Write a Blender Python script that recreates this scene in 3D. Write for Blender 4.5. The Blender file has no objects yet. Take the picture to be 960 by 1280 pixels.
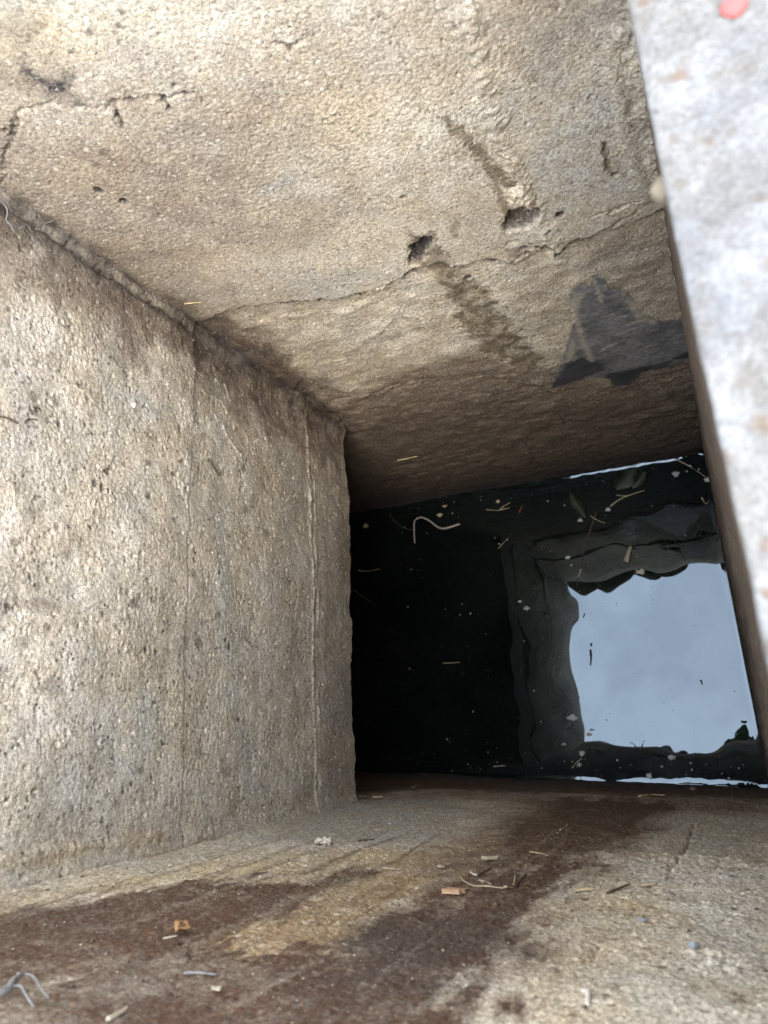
import bpy, bmesh, math, random
import numpy as np
from mathutils import Matrix, Vector
random.seed(7)
rng = np.random.default_rng(11)
scene = bpy.context.scene

# ------------------------------------------------------------------ camera, sky, sun, exposure
cam_data = bpy.data.cameras.new('camera')
cam_data.sensor_fit = 'HORIZONTAL'
cam_data.sensor_width = 36.0
cam_data.lens = 36.0
cam_data.clip_start = 0.01
cam_data.clip_end = 500.0
cam_data.dof.use_dof = True
cam_data.dof.focus_distance = 0.80
cam_data.dof.aperture_fstop = 17.0
cam = bpy.data.objects.new('camera', cam_data)
scene.collection.objects.link(cam)
cam.matrix_world = Matrix(((0.908566, 0.143365, 0.392370, 0.0),
                           (-0.039384, 0.964479, -0.261206, 0.0),
                           (-0.415881, 0.221869, 0.881939, 1.4),
                           (0, 0, 0, 1)))
scene.camera = cam

VEIL = (8.4, 9.7, 11.8)
SUN_ELEV, SUN_AZ = 60.0, 155.0          # azimuth clockwise from +Y (from the right and the near side)
world = bpy.data.worlds.new('World')
scene.world = world
world.use_nodes = True
wn = world.node_tree.nodes
sky = wn.new('ShaderNodeTexSky')
sky.sky_type = 'NISHITA'
sky.sun_disc = False
sky.sun_elevation = math.radians(SUN_ELEV)
sky.sun_rotation = math.radians(SUN_AZ)
sky.air_density = 1.0
sky.dust_density = 1.0
sky.ozone_density = 1.0
wn['Background'].inputs['Strength'].default_value = 0.15
# thin even cloud veil over the blue, three times brighter overhead than at the horizon as an overcast sky is
wl = world.node_tree.links
geo = wn.new('ShaderNodeTexCoord')
sepv = wn.new('ShaderNodeSeparateXYZ'); wl.new(geo.outputs['Generated'], sepv.inputs[0])
grad = wn.new('ShaderNodeMapRange'); grad.inputs['To Min'].default_value = 0.333; grad.inputs['To Max'].default_value = 1.0
wl.new(sepv.outputs['Z'], grad.inputs['Value'])
cloud = wn.new('ShaderNodeTexNoise'); cloud.inputs['Scale'].default_value = 4.5; cloud.inputs['Detail'].default_value = 6
wl.new(geo.outputs['Generated'], cloud.inputs['Vector'])
cl = wn.new('ShaderNodeMapRange'); cl.inputs['From Min'].default_value = 0.3; cl.inputs['From Max'].default_value = 0.7
cl.inputs['To Min'].default_value = 0.74; cl.inputs['To Max'].default_value = 1.26
wl.new(cloud.outputs[0], cl.inputs['Value'])
vm = wn.new('ShaderNodeMath'); vm.operation = 'MULTIPLY'; wl.new(grad.outputs[0], vm.inputs[0]); wl.new(cl.outputs[0], vm.inputs[1])
veil = wn.new('ShaderNodeVectorMath'); veil.operation = 'SCALE'; veil.inputs[0].default_value = VEIL; wl.new(vm.outputs[0], veil.inputs['Scale'])
addv = wn.new('ShaderNodeVectorMath'); addv.operation = 'ADD'
wl.new(sky.outputs[0], addv.inputs[0]); wl.new(veil.outputs[0], addv.inputs[1])
wl.new(addv.outputs[0], wn['Background'].inputs[0])

sun_data = bpy.data.lights.new('sun', 'SUN')
sun_data.energy = 0.5
sun_data.angle = math.radians(30)
sun_data.color = (1.0, 0.96, 0.90)
sun = bpy.data.objects.new('sun', sun_data)
scene.collection.objects.link(sun)
_e, _a = math.radians(SUN_ELEV), math.radians(SUN_AZ)
_d = Vector((math.sin(_a) * math.cos(_e), math.cos(_a) * math.cos(_e), math.sin(_e)))
sun.rotation_euler = _d.to_track_quat('Z', 'Y').to_euler()
sun.location = _d * 20

vs = scene.view_settings
scene.display_settings.display_device = 'sRGB'
vs.view_transform = 'Standard'
vs.look = 'None'
vs.exposure = 2.0
vs.gamma = 1.0
vs.use_curve_mapping = False
vs.use_white_balance = True
vs.white_balance_temperature = 7500
vs.white_balance_tint = 10
scene.cycles.max_bounces = 10
scene.cycles.diffuse_bounces = 4
scene.cycles.use_adaptive_sampling = True
scene.cycles.adaptive_threshold = 0.018
scene.cycles.glossy_bounces = 5
scene.cycles.use_denoising = True
scene.cycles.denoising_input_passes = 'RGB_ALBEDO_NORMAL'
scene.cycles.denoising_prefilter = 'NONE'
scene.cycles.caustics_reflective = False

# ------------------------------------------------------------------ noise and masks (numpy)
_perm = rng.permutation(256).astype(np.int32)
_perm = np.concatenate([_perm, _perm])
_ang = rng.uniform(0, 2 * np.pi, 256)
_gx, _gy = np.cos(_ang).astype(np.float32), np.sin(_ang).astype(np.float32)

def perlin(x, y):
    xi = np.floor(x).astype(np.int32); yi = np.floor(y).astype(np.int32)
    xf = (x - xi).astype(np.float32); yf = (y - yi).astype(np.float32)
    xi &= 255; yi &= 255
    u = xf * xf * xf * (xf * (xf * 6 - 15) + 10)
    v = yf * yf * yf * (yf * (yf * 6 - 15) + 10)
    def g(ix, iy, fx, fy):
        k = _perm[_perm[ix & 255] + (iy & 255)]
        return _gx[k] * fx + _gy[k] * fy
    n00 = g(xi, yi, xf, yf); n10 = g(xi + 1, yi, xf - 1, yf)
    n01 = g(xi, yi + 1, xf, yf - 1); n11 = g(xi + 1, yi + 1, xf - 1, yf - 1)
    a = n00 + u * (n10 - n00); b = n01 + u * (n11 - n01)
    return (a + v * (b - a)) * 1.5

def fbm(x, y, size, oct=4, gain=0.5, seed=0.0):
    f = 1.0 / size; a = 1.0; out = 0; tot = 0
    for k in range(oct):
        out = out + a * perlin(x * f + seed + 17.3 * k, y * f - seed * 1.7 + 9.1 * k)
        tot += a; f *= 2.03; a *= gain
    return out / tot

def smooth(a, b, x):
    t = np.clip((x - a) / (b - a), 0, 1)
    return t * t * (3 - 2 * t)

def seg_dist(px, py, a, b):
    ax, ay = a; bx, by = b
    dx, dy = bx - ax, by - ay
    L = dx * dx + dy * dy + 1e-12
    t = np.clip(((px - ax) * dx + (py - ay) * dy) / L, 0, 1)
    return np.hypot(px - ax - t * dx, py - ay - t * dy), t

def poly_sd(px, py, pts):
    """signed distance, positive inside"""
    d = np.full(px.shape, 1e9, np.float32); inside = np.zeros(px.shape, bool)
    n = len(pts)
    for i in range(n):
        a, b = pts[i], pts[(i + 1) % n]
        d = np.minimum(d, seg_dist(px, py, a, b)[0])
        if a[1] != b[1]:
            c = ((a[1] > py) != (b[1] > py)) & (px < (b[0] - a[0]) * (py - a[1]) / (b[1] - a[1]) + a[0])
            inside ^= c
    return np.where(inside, d, -d)

def steps(*marks):
    """uneven coordinates: steps(a, (b, step), (c, step)...)"""
    out = [np.array([marks[0]])]; a = marks[0]
    for b, st in marks[1:]:
        n = max(1, int(round((b - a) / st)))
        out.append(np.linspace(a, b, n + 1)[1:]); a = b
    return np.concatenate(out)

# ------------------------------------------------------------------ object helpers
col = scene.collection

def tag(o, label=None, cat=None, group=None, kind=None):
    if label: o['label'] = label
    if cat: o['category'] = cat
    if group: o['group'] = group
    if kind: o['kind'] = kind
    return o

def mesh_obj(name, verts, faces, mat, parent=None, smooth_shade=True):
    me = bpy.data.meshes.new(name)
    if isinstance(verts, np.ndarray):
        nv, nf, k = len(verts), len(faces), faces.shape[1]
        me.vertices.add(nv); me.vertices.foreach_set('co', verts.astype(np.float32).ravel())
        me.loops.add(nf * k); me.loops.foreach_set('vertex_index', faces.astype(np.int32).ravel())
        me.polygons.add(nf); me.polygons.foreach_set('loop_start', np.arange(0, nf * k, k, dtype=np.int32))
        me.update(calc_edges=True)
    else:
        me.from_pydata(verts, [], faces); me.update()
    me.polygons.foreach_set('use_smooth', np.full(len(me.polygons), smooth_shade))
    me.materials.append(mat)
    o = bpy.data.objects.new(name, me); col.objects.link(o)
    if parent: o.parent = parent
    return o

def empty(name, loc=(0, 0, 0)):
    o = bpy.data.objects.new(name, None); col.objects.link(o); o.location = loc
    o.empty_display_size = 0.02
    return o

def grid_faces(nu, nv):
    i = np.arange(nu * nv).reshape(nv, nu)
    return np.stack([i[:-1, :-1].ravel(), i[:-1, 1:].ravel(), i[1:, 1:].ravel(), i[1:, :-1].ravel()], 1)

# ------------------------------------------------------------------ materials
def new_mat(name):
    m = bpy.data.materials.new(name); m.use_nodes = True
    nt = m.node_tree; b = nt.nodes['Principled BSDF']
    return m, nt, b

def N_(nt, kind, **kw):
    n = nt.nodes.new(kind)
    for k, v in kw.items():
        if hasattr(n, k): setattr(n, k, v)
        else: n.inputs[k.replace('_', ' ')].default_value = v
    return n

def noise(nt, co, scale, detail=6, rough=0.6, stretch=None):
    n = nt.nodes.new('ShaderNodeTexNoise')
    n.inputs['Scale'].default_value = scale; n.inputs['Detail'].default_value = detail
    n.inputs['Roughness'].default_value = rough
    if stretch:
        mp = nt.nodes.new('ShaderNodeMapping'); mp.inputs['Scale'].default_value = stretch
        nt.links.new(co, mp.inputs['Vector']); co = mp.outputs[0]
    nt.links.new(co, n.inputs['Vector'])
    return n.outputs[0]

def ramp(nt, fac, lo, hi, a=0.0, b=1.0):
    n = nt.nodes.new('ShaderNodeMapRange'); n.interpolation_type = 'SMOOTHSTEP'
    n.inputs['From Min'].default_value = lo; n.inputs['From Max'].default_value = hi
    n.inputs['To Min'].default_value = a; n.inputs['To Max'].default_value = b
    nt.links.new(fac, n.inputs['Value']); return n.outputs[0]

def mixc(nt, fac, a, b, mode='MIX'):
    n = nt.nodes.new('ShaderNodeMix'); n.data_type = 'RGBA'; n.blend_type = mode
    for key, v in (('Factor', fac), ('A', a), ('B', b)):
        s = [i for i in n.inputs if i.name == key and (i.type == 'VALUE' if key == 'Factor' else i.type == 'RGBA')][0]
        if hasattr(v, 'is_output'): nt.links.new(v, s)
        elif key == 'Factor': s.default_value = v
        else: s.default_value = (*v, 1.0)
    return [o for o in n.outputs if o.type == 'RGBA'][0]

def mul(nt, a, b, op='MULTIPLY'):
    n = nt.nodes.new('ShaderNodeMath'); n.operation = op
    for s, v in zip(n.inputs, (a, b)):
        if hasattr(v, 'is_output'): nt.links.new(v, s)
        else: s.default_value = v
    return n.outputs[0]

def concrete(name, c_a, c_b, c_pale, c_brown, c_stain, c_damp, c_dark, c_grey, c_gold, speck=0.5, bump=0.5, contrast=1.0):
    m, nt, b = new_mat(name)
    co = nt.nodes.new('ShaderNodeTexCoord').outputs['Object']
    big = noise(nt, co, 8, 6, 0.68)
    mid = noise(nt, co, 42, 5, 0.7)
    fine = noise(nt, co, 300, 4, 0.75)
    grit = noise(nt, co, 640, 3, 0.75)
    warm = noise(nt, co, 21, 3, 0.6)
    c = mixc(nt, ramp(nt, big, 0.36, 0.64), c_a, c_b)
    A = N_(nt, 'ShaderNodeAttribute', attribute_name='mask_a')
    B = N_(nt, 'ShaderNodeAttribute', attribute_name='mask_b')
    sa = nt.nodes.new('ShaderNodeSeparateColor'); nt.links.new(A.outputs['Color'], sa.inputs[0])
    sb = nt.nodes.new('ShaderNodeSeparateColor'); nt.links.new(B.outputs['Color'], sb.inputs[0])
    def brk(mask, tex, amt):                       # a mask broken up by the grain of the surface
        n = mul(nt, mask, ramp(nt, tex, 0.32, 0.68, 1 - amt, 1 + amt)); n.node.use_clamp = True
        return n
    c = mixc(nt, brk(sb.outputs[1], mid, 0.5), c, c_grey)
    c = mixc(nt, brk(sa.outputs[0], mid, 0.5), c, c_pale)
    c = mixc(nt, brk(sb.outputs[2], mid, 0.5), c, c_gold)
    c = mixc(nt, brk(brk(sa.outputs[1], mid, 0.45), fine, 0.35), c, c_brown)
    c = mixc(nt, brk(brk(sa.outputs[2], mid, 0.2), fine, 0.3), c, c_stain)
    c = mixc(nt, brk(A.outputs['Alpha'], fine, 0.25), c, c_damp)
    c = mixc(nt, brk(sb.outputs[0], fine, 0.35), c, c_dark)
    k = contrast
    def tone(tex, lo, hi, mode='MULTIPLY', w=0.32):
        return mixc(nt, 1.0, c, mixc(nt, ramp(nt, tex, w, 1 - w), lo, hi), 'MULTIPLY')
    c = tone(mid, (1 - 0.13 * k, 1 - 0.14 * k, 1 - 0.15 * k), (1 + 0.09 * k,) * 3)
    c = tone(fine, (1 - 0.24 * k, 1 - 0.26 * k, 1 - 0.28 * k), (1 + 0.17 * k, 1 + 0.17 * k, 1 + 0.16 * k))
    c = tone(grit, (1 - 0.28 * k, 1 - 0.3 * k, 1 - 0.32 * k), (1 + 0.22 * k,) * 3)
    c = tone(warm, (1.035, 1.0, 0.95), (0.98, 1.0, 1.035))
    # sand and fine aggregate: every grain its own tint, set a little proud
    ag = nt.nodes.new('ShaderNodeTexVoronoi'); ag.inputs['Scale'].default_value = 420; ag.inputs['Randomness'].default_value = 1.0
    wv = nt.nodes.new('ShaderNodeVectorMath'); wv.operation = 'MULTIPLY_ADD'; wv.inputs[1].default_value = (0.004,) * 3
    nf = nt.nodes.new('ShaderNodeTexNoise'); nf.inputs['Scale'].default_value = 180; nt.links.new(co, nf.inputs['Vector'])
    nt.links.new(nf.outputs['Color'], wv.inputs[0]); nt.links.new(co, wv.inputs[2]); nt.links.new(wv.outputs[0], ag.inputs['Vector'])
    sg = nt.nodes.new('ShaderNodeSeparateColor'); nt.links.new(ag.outputs['Color'], sg.inputs[0])
    c = mixc(nt, 1.0, c, mixc(nt, sg.outputs[0], (1 - 0.17 * k, 1 - 0.18 * k, 1 - 0.19 * k), (1 + 0.13 * k,) * 3), 'MULTIPLY')
    c = mixc(nt, mul(nt, ramp(nt, sg.outputs[1], 0.93, 0.97), 0.45 * k), c, (0.11, 0.09, 0.075))
    clean = ramp(nt, sa.outputs[2], 0.0, 0.7, 1.0, 0.15)        # the stain coats the grains too
    c = mixc(nt, mul(nt, mul(nt, ramp(nt, sg.outputs[2], 0.93, 0.97), 0.4 * k), clean), c, c_pale)
    # pores and pepper-like specks, pale sand grains
    vo = nt.nodes.new('ShaderNodeTexVoronoi'); vo.inputs['Scale'].default_value = 170
    nt.links.new(co, vo.inputs['Vector'])
    dots = mul(nt, ramp(nt, vo.outputs['Distance'], 0.15, 0.36, 1, 0), ramp(nt, noise(nt, co, 50, 2, 0.7), 0.50, 0.62))
    c = mixc(nt, mul(nt, dots, speck), c, (0.07, 0.055, 0.045))
    c = mixc(nt, mul(nt, ramp(nt, grit, 0.36, 0.30), 0.45 * k), c, (0.10, 0.08, 0.06))
    c = mixc(nt, mul(nt, mul(nt, ramp(nt, grit, 0.64, 0.72), 0.3 * k), clean), c, c_pale)
    nt.links.new(c, b.inputs['Base Color'])
    wet = mul(nt, A.outputs['Alpha'], mul(nt, sa.outputs[2], 0.7), 'MAXIMUM')
    nt.links.new(ramp(nt, mul(nt, wet, ramp(nt, mid, 0.3, 0.7, 0.5, 1.2)), 0.1, 0.9, 0.97, 0.55), b.inputs['Roughness'])
    nt.links.new(ramp(nt, wet, 0.1, 0.9, 0.12, 0.4), b.inputs['Specular IOR Level'])
    bp = nt.nodes.new('ShaderNodeBump'); bp.inputs['Distance'].default_value = 0.0020
    bp.inputs['Strength'].default_value = bump
    hgt = mul(nt, mul(nt, mul(nt, fine, 0.6), mul(nt, grit, 0.5), 'ADD'), mul(nt, mul(nt, dots, -0.35), mul(nt, ag.outputs['Distance'], -0.35), 'ADD'), 'ADD')
    nt.links.new(hgt, bp.inputs['Height']); nt.links.new(bp.outputs[0], b.inputs['Normal'])
    return m

PALE, BROWN = (0.66, 0.62, 0.52), (0.205, 0.160, 0.122)
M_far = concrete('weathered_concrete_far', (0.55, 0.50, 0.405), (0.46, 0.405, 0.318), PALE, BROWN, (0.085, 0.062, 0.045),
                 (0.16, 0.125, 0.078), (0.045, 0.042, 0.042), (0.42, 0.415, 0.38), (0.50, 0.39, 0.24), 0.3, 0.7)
M_left = concrete('weathered_concrete_left', (0.56, 0.505, 0.41), (0.50, 0.445, 0.355), (0.66, 0.575, 0.475), BROWN, (0.10, 0.075, 0.055),
                  (0.2, 0.155, 0.1), (0.06, 0.055, 0.052), (0.47, 0.445, 0.38), (0.52, 0.42, 0.28), 0.75, 0.62)
M_near = concrete('weathered_concrete_near', (0.57, 0.50, 0.39), (0.51, 0.45, 0.35), (0.66, 0.60, 0.51), (0.17, 0.105, 0.066), (0.082, 0.041, 0.023),
                  (0.12, 0.08, 0.05), (0.04, 0.032, 0.03), (0.38, 0.36, 0.305), (0.47, 0.345, 0.185), 0.4, 0.7)
M_ledge = concrete('pale_concrete_ledge', (0.140, 0.136, 0.129), (0.118, 0.115, 0.111), (0.162, 0.160, 0.156), (0.12, 0.09, 0.07), (0.08, 0.06, 0.05),
                   (0.13, 0.11, 0.08), (0.06, 0.055, 0.06), (0.135, 0.137, 0.14), (0.115, 0.096, 0.07), 0.35, 0.4, 0.6)

def plain(name, c1, c2, scale=120, rough=0.8, bump=0.3, spec=0.3, trans=0.0):
    m, nt, b = new_mat(name)
    co = nt.nodes.new('ShaderNodeTexCoord').outputs['Object']
    n = noise(nt, co, scale, 5, 0.65)
    nt.links.new(mixc(nt, ramp(nt, n, 0.3, 0.7), c1, c2), b.inputs['Base Color'])
    b.inputs['Roughness'].default_value = rough; b.inputs['Specular IOR Level'].default_value = spec
    bp = nt.nodes.new('ShaderNodeBump'); bp.inputs['Distance'].default_value = 0.0008; bp.inputs['Strength'].default_value = bump
    nt.links.new(n, bp.inputs['Height']); nt.links.new(bp.outputs[0], b.inputs['Normal'])
    return m

# ------------------------------------------------------------------ pit walls
TOP = 1.2
class Wall:
    """a rough cast surface: U runs along the wall, S up its face, then round the arris and out over the rim"""
    def __init__(s, base, us, zs, rim=0.004, rim_out=0.24, seed=0.0, r=0.02):
        s.r = r
        s.base, s.seed, s.rim = base, seed, rim
        zr = [TOP + rim - 0.014]
        extra = [0.3, 0.8, 1.2, 1.5]
        s.us, s.ss = us, np.concatenate([zs, zs[-1] + np.arange(1, 13) * (0.0026 if r > 0.01 else 0.0004), zs[-1] + (0.032 if r > 0.01 else 0.005) + np.array([0.003, 0.006, 0.009, 0.012, 0.02, 0.03, 0.045, 0.06, 0.08, 0.1, 0.125, 0.15, 0.18, 0.21, rim_out])])
        s.z1 = zs[-1]
        s.U, s.S = [a.ravel().astype(np.float32) for a in np.meshgrid(us, s.ss)]
        s.h = np.zeros_like(s.U)
        s.mask = {k: np.zeros_like(s.U) for k in ('pale', 'brown', 'stain', 'damp', 'dark', 'grey', 'gold')}
        s.dz = np.zeros_like(s.U)
    def area(s, pts, soft=0.006, warp=0.006, size=0.03, seed=0.0, stretch=1.0, oct=4):
        m = np.zeros_like(s.U); p = np.array(pts); pad = soft * 2 + warp * 2
        k = np.where((s.U > p[:, 0].min() - pad) & (s.U < p[:, 0].max() + pad) & (s.S > p[:, 1].min() - pad) & (s.S < p[:, 1].max() + pad))[0]
        if not len(k): return m
        u, v = s.U[k], s.S[k]
        w1 = fbm(u, v / stretch, size, oct, 0.6, s.seed + seed); w2 = fbm(u, v / stretch, size, oct, 0.6, s.seed + seed + 40)
        sd = poly_sd(u + w1 * warp * 2, v + w2 * warp * 2 * stretch, pts)
        m[k] = smooth(-soft, soft, sd); return m
    def line(s, pts, width, soft=None, warp=0.003, size=0.02, seed=0.0, taper=False, oct=4):
        soft = soft or width * 0.5; m = np.zeros_like(s.U); p = np.array(pts); pad = width + soft + warp * 2
        k = np.where((s.U > p[:, 0].min() - pad) & (s.U < p[:, 0].max() + pad) & (s.S > p[:, 1].min() - pad) & (s.S < p[:, 1].max() + pad))[0]
        if not len(k): return m
        u, v = s.U[k], s.S[k]
        u = u + fbm(u, v, size, oct, 0.6, s.seed + seed) * warp * 2; v = v + fbm(u, v, size, oct, 0.6, s.seed + seed + 30) * warp * 2
        best = np.zeros(len(k), np.float32)
        for i in range(len(pts) - 1):
            d, t = seg_dist(u, v, pts[i], pts[i + 1])
            w = width * (1 - 0.6 * (i + t) / (len(pts) - 1)) if taper else width
            best = np.maximum(best, 1 - smooth(w - soft, w + soft, d))
        m[k] = best; return m
    def spots(s, cs, rmin, rmax, key=None, depth=0.0, strength=1.0, irregular=0.5):
        for (cu, cv) in cs:
            r = random.uniform(rmin, rmax); asp = random.uniform(0.7, 1.5)
            i0, i1 = np.searchsorted(s.us, [cu - r * 2.2, cu + r * 2.2]); j0, j1 = np.searchsorted(s.ss, [cv - r * 2.2, cv + r * 2.2])
            if i1 <= i0 or j1 <= j0: continue
            n = len(s.us); idx = (np.arange(j0, j1)[:, None] * n + np.arange(i0, i1)[None]).ravel()
            du, dv = s.U[idx] - cu, (s.S[idx] - cv) * asp
            q = np.hypot(du, dv) / r * (1 + irregular * fbm(s.U[idx], s.S[idx], r * 1.3, 3, 0.6, s.seed + 3))
            f = 1 - smooth(0.55, 1.1, q)
            if key: s.mask[key][idx] = np.maximum(s.mask[key][idx], f * strength)
            if depth: s.h[idx] -= f * depth
    def add(s, key, m, k=1.0):
        s.mask[key] = np.clip(np.maximum(s.mask[key], m * k), 0, 1)
    def cut(s, key, m):
        s.mask[key] = s.mask[key] * (1 - m)
    def positions(s, idx=None, extra=0.0):
        U = s.U if idx is None else s.U[idx]; S = s.S if idx is None else s.S[idx]
        h = (s.h if idx is None else s.h[idx]) + extra
        P, n = s.base(U, np.minimum(S, s.z1))                    # point on the face, unit normal into the pit
        over = np.clip(S - s.z1, 0, None); r = s.r
        th = np.clip(over / r, 0, np.pi / 2)
        out = np.clip(over - r * np.pi / 2, 0, None)
        inw = -(1 - np.cos(th)) * r - out
        up = np.sin(th) * r
        Pn = n * np.cos(th)[:, None]; Pn[:, 2] += np.sin(th)
        P = P + n * inw[:, None]; P[:, 2] += up
        P = P + Pn * h[:, None]
        P[:, 2] += s.dz if idx is None else s.dz[idx]
        return P
    def at(s, u, v, off=0.0):
        i = min(max(np.searchsorted(s.us, u), 0), len(s.us) - 1); j = min(max(np.searchsorted(s.ss, v), 0), len(s.ss) - 1)
        return Vector(s.positions(np.array([j * len(s.us) + i]), off)[0])
    def normal(s, u, v):
        return Vector(s.base(np.array([u]), np.array([v]))[1][0])
    def attrs(s, me):
        for name, keys in (('mask_a', ('pale', 'brown', 'stain', 'damp')), ('mask_b', ('dark', 'grey', 'gold', None))):
            at = me.attributes.new(name, 'FLOAT_COLOR', 'POINT')
            c = np.ones((len(s.U), 4), np.float32)
            for i, k in enumerate(keys):
                if k: c[:, i] = s.mask[k]
            at.data.foreach_set('color', c.ravel())
    def build(s, name, mat, flip=False):
        f = grid_faces(len(s.us), len(s.ss))
        if flip: f = f[:, ::-1]
        o = mesh_obj(name, s.positions(), f, mat); s.attrs(o.data); return o

def base_far(u, v):
    P = np.stack([u, 0.4317 + 0.0121 * u, v], 1).astype(np.float64); n = np.zeros_like(P); n[:, 1] = -1; return P, n
def base_near(u, v):
    P = np.stack([u, -0.1265 - 0.0465 * u, v], 1).astype(np.float64); n = np.zeros_like(P); n[:, 1] = 1; return P, n
def base_left(u, v):
    P = np.stack([np.full_like(u, -0.4875), u, v], 1).astype(np.float64); n = np.zeros_like(P); n[:, 0] = 1; return P, n
EDGE = [(0.0062, 0.0053), (0.0054, 0.0178), (0.0054, 0.0314), (0.0042, 0.0474), (0.0035, 0.0652), (0.0027, 0.0795), (0.0017, 0.1003), (-0, 0.1417), (-0.0011, 0.1761), (-0.0021, 0.206)]
_ey = [-0.4] + [p[1] for p in EDGE] + [0.6]; _ex = [EDGE[0][0] + 0.004] + [p[0] for p in EDGE] + [EDGE[-1][0] - 0.002]
def base_right(u, v):
    xe = np.interp(u, _ey, _ex); xw = 0.0124 - 0.0332 * u
    xm = np.interp(u, np.array(_ey) * 2.25, np.array(_ex) * 2.25)                                   # the face is undercut behind the lip, then battered down to the water
    x = np.where(v > 0.95, xm + (xe - xm) * np.clip((v - 0.95) / 0.25, 0, 1), xw + (xm - xw) * np.clip(v / 0.95, 0, 1))
    P = np.stack([x, u, v], 1).astype(np.float64); n = np.zeros_like(P); n[:, 0] = -1; return P, n

# ---- far wall (with the undercut culvert's far side running on to the left)
far = Wall(base_far, steps(-1.5, (-0.56, 0.03), (-0.51, 0.004), (0.03, 0.00105)), steps(-0.06, (0.0, 0.006), (0.3, 0.0019), (0.6, 0.0014), (1.13, 0.00105), (1.18, 0.004)), 0.0, seed=3.0)
U, S = far.U, far.S
low = far.area([(-0.5378, 0.7887), (-0.4264, 0.7944), (-0.3767, 0.7792), (-0.3225, 0.7558), (-0.2795, 0.7528), (-0.2576, 0.7576), (-0.2357, 0.7681), (-0.2152, 0.7662), (-0.1961, 0.7493), (-0.1751, 0.7502), (-0.1482, 0.7306), (-0.1362, 0.7302), (-0.1126, 0.7457), (-0.105, 0.7207), (-0.0878, 0.7364), (-0.0688, 0.7373), (-0.0462, 0.7415), (-0.0247, 0.7418), (-0.0032, 0.7482), (0.0312, 0.7681), (0.1121, 0.6339), (0.2629, -2.7068), (-2.3522, -0.2145), (-0.9097, 0.8087)], 0.0009, 0.007, 0.03, 1.0, oct=6)
low2 = smooth(0.0, 1.0, far.area([(-0.4607, 0.6025), (-0.4232, 0.5147), (-0.3345, 0.5273), (-0.2543, 0.5021), (-0.1836, 0.3953), (-0.1111, 0.3703), (0.0034, 0.3719), (0.1289, 0.3305), (0.2629, -2.7068), (-1.8186, -0.7231)], 0.008, 0.006, 0.05, 2.0))
rough_r = far.area([(-0.0046, 1.0267), (-0.0015, 0.9394), (-0.014, 0.8823), (-0.0092, 0.7898), (-0.0035, 0.7446), (0.0427, 0.7258), (0.0503, 0.9989)], 0.012, 0.008, 0.04, 4.0)
rough_t = far.area([(-0.408, 1.1426), (-0.3312, 1.0957), (-0.2452, 1.0548), (-0.1075, 1.0275), (-0.0829, 0.9669), (-0.1083, 0.8752), (-0.1396, 0.9395), (-0.2068, 0.9377), (-0.2795, 0.9121), (-0.3803, 0.8608), (-0.6114, 0.9889)], 0.05, 0.03, 0.08, 6.0)
smooth_m = far.area([(-0.0905, 0.9395), (-0.0236, 0.8961), (-0.0123, 0.7914), (-0.0304, 0.7527), (-0.0967, 0.7484), (-0.1004, 0.8273)], 0.02, 0.01, 0.05, 7.0)
smooth_b = far.area([(-0.1994, 0.8918), (-0.116, 0.8471), (-0.1035, 0.7521), (-0.146, 0.7387), (-0.229, 0.7846), (-0.3161, 0.7682), (-0.3916, 0.8019), (-0.2763, 0.8604)], 0.02, 0.015, 0.05, 7.5)
g1 = fbm(U, S, 0.0030, 2, 0.7, 1.0); g2 = fbm(U, S, 0.011, 3, 0.55, 5.0)
calm = np.clip(1 - 0.55 * smooth_m - 0.5 * smooth_b, 0, 1)
far.h += fbm(U, S, 0.16, 3, 0.5, 2.0) * 0.003 + fbm(U, S, 0.045, 2, 0.5, 3.0) * 0.0007 * calm
far.h += (g1 * 0.0008 + g2 * 0.0002) * (0.55 + 0.5 * rough_t + 1.0 * rough_r + 0.3 * low) * calm
far.h -= low * (0.004 + 0.002 * fbm(U, S, 0.03, 2, 0.5, 8.0))
strata = fbm(U * 0.25, S, 0.010, 4, 0.6, 9.0); strata2 = fbm(U * 0.3, S, 0.028, 3, 0.6, 12.0)
far.h += low * (strata * 0.0003 + strata2 * 0.0005 + fbm(U, S, 0.02, 4, 0.6, 14.0) * 0.0010)
far.h -= low2 * 0.004
far.h += 0.008 * low * (1 - smooth(0.12, 0.42, S))
far.h += low2 * strata2 * 0.0012
# raised trowel seam running down to the oval hole, then a second one by the right corner
far.h += far.line([(-0.0981, 1.0163), (-0.1042, 0.9666), (-0.1106, 0.9012), (-0.1092, 0.8202), (-0.1035, 0.7521), (-0.1053, 0.7084)], 0.006, 0.005, 0.006, 0.02, 1.0) * (0.0022 + 0.0022 * fbm(U, S, 0.008, 3, 0.6, 15.0))
far.h += far.line([(-0.0177, 0.9877), (-0.0203, 0.911), (-0.0196, 0.8382), (-0.0173, 0.7706)], 0.005, 0.004, 0.003, 0.02, 2.0) * 0.0018
far.h += far.line([(0.0012, 1.0019), (0.0021, 0.8993), (0.0032, 0.7831)], 0.012, 0.008, 0.005, 0.03, 2.5) * (0.004 + 0.004 * fbm(U, S, 0.012, 3, 0.6, 16.0))
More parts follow.
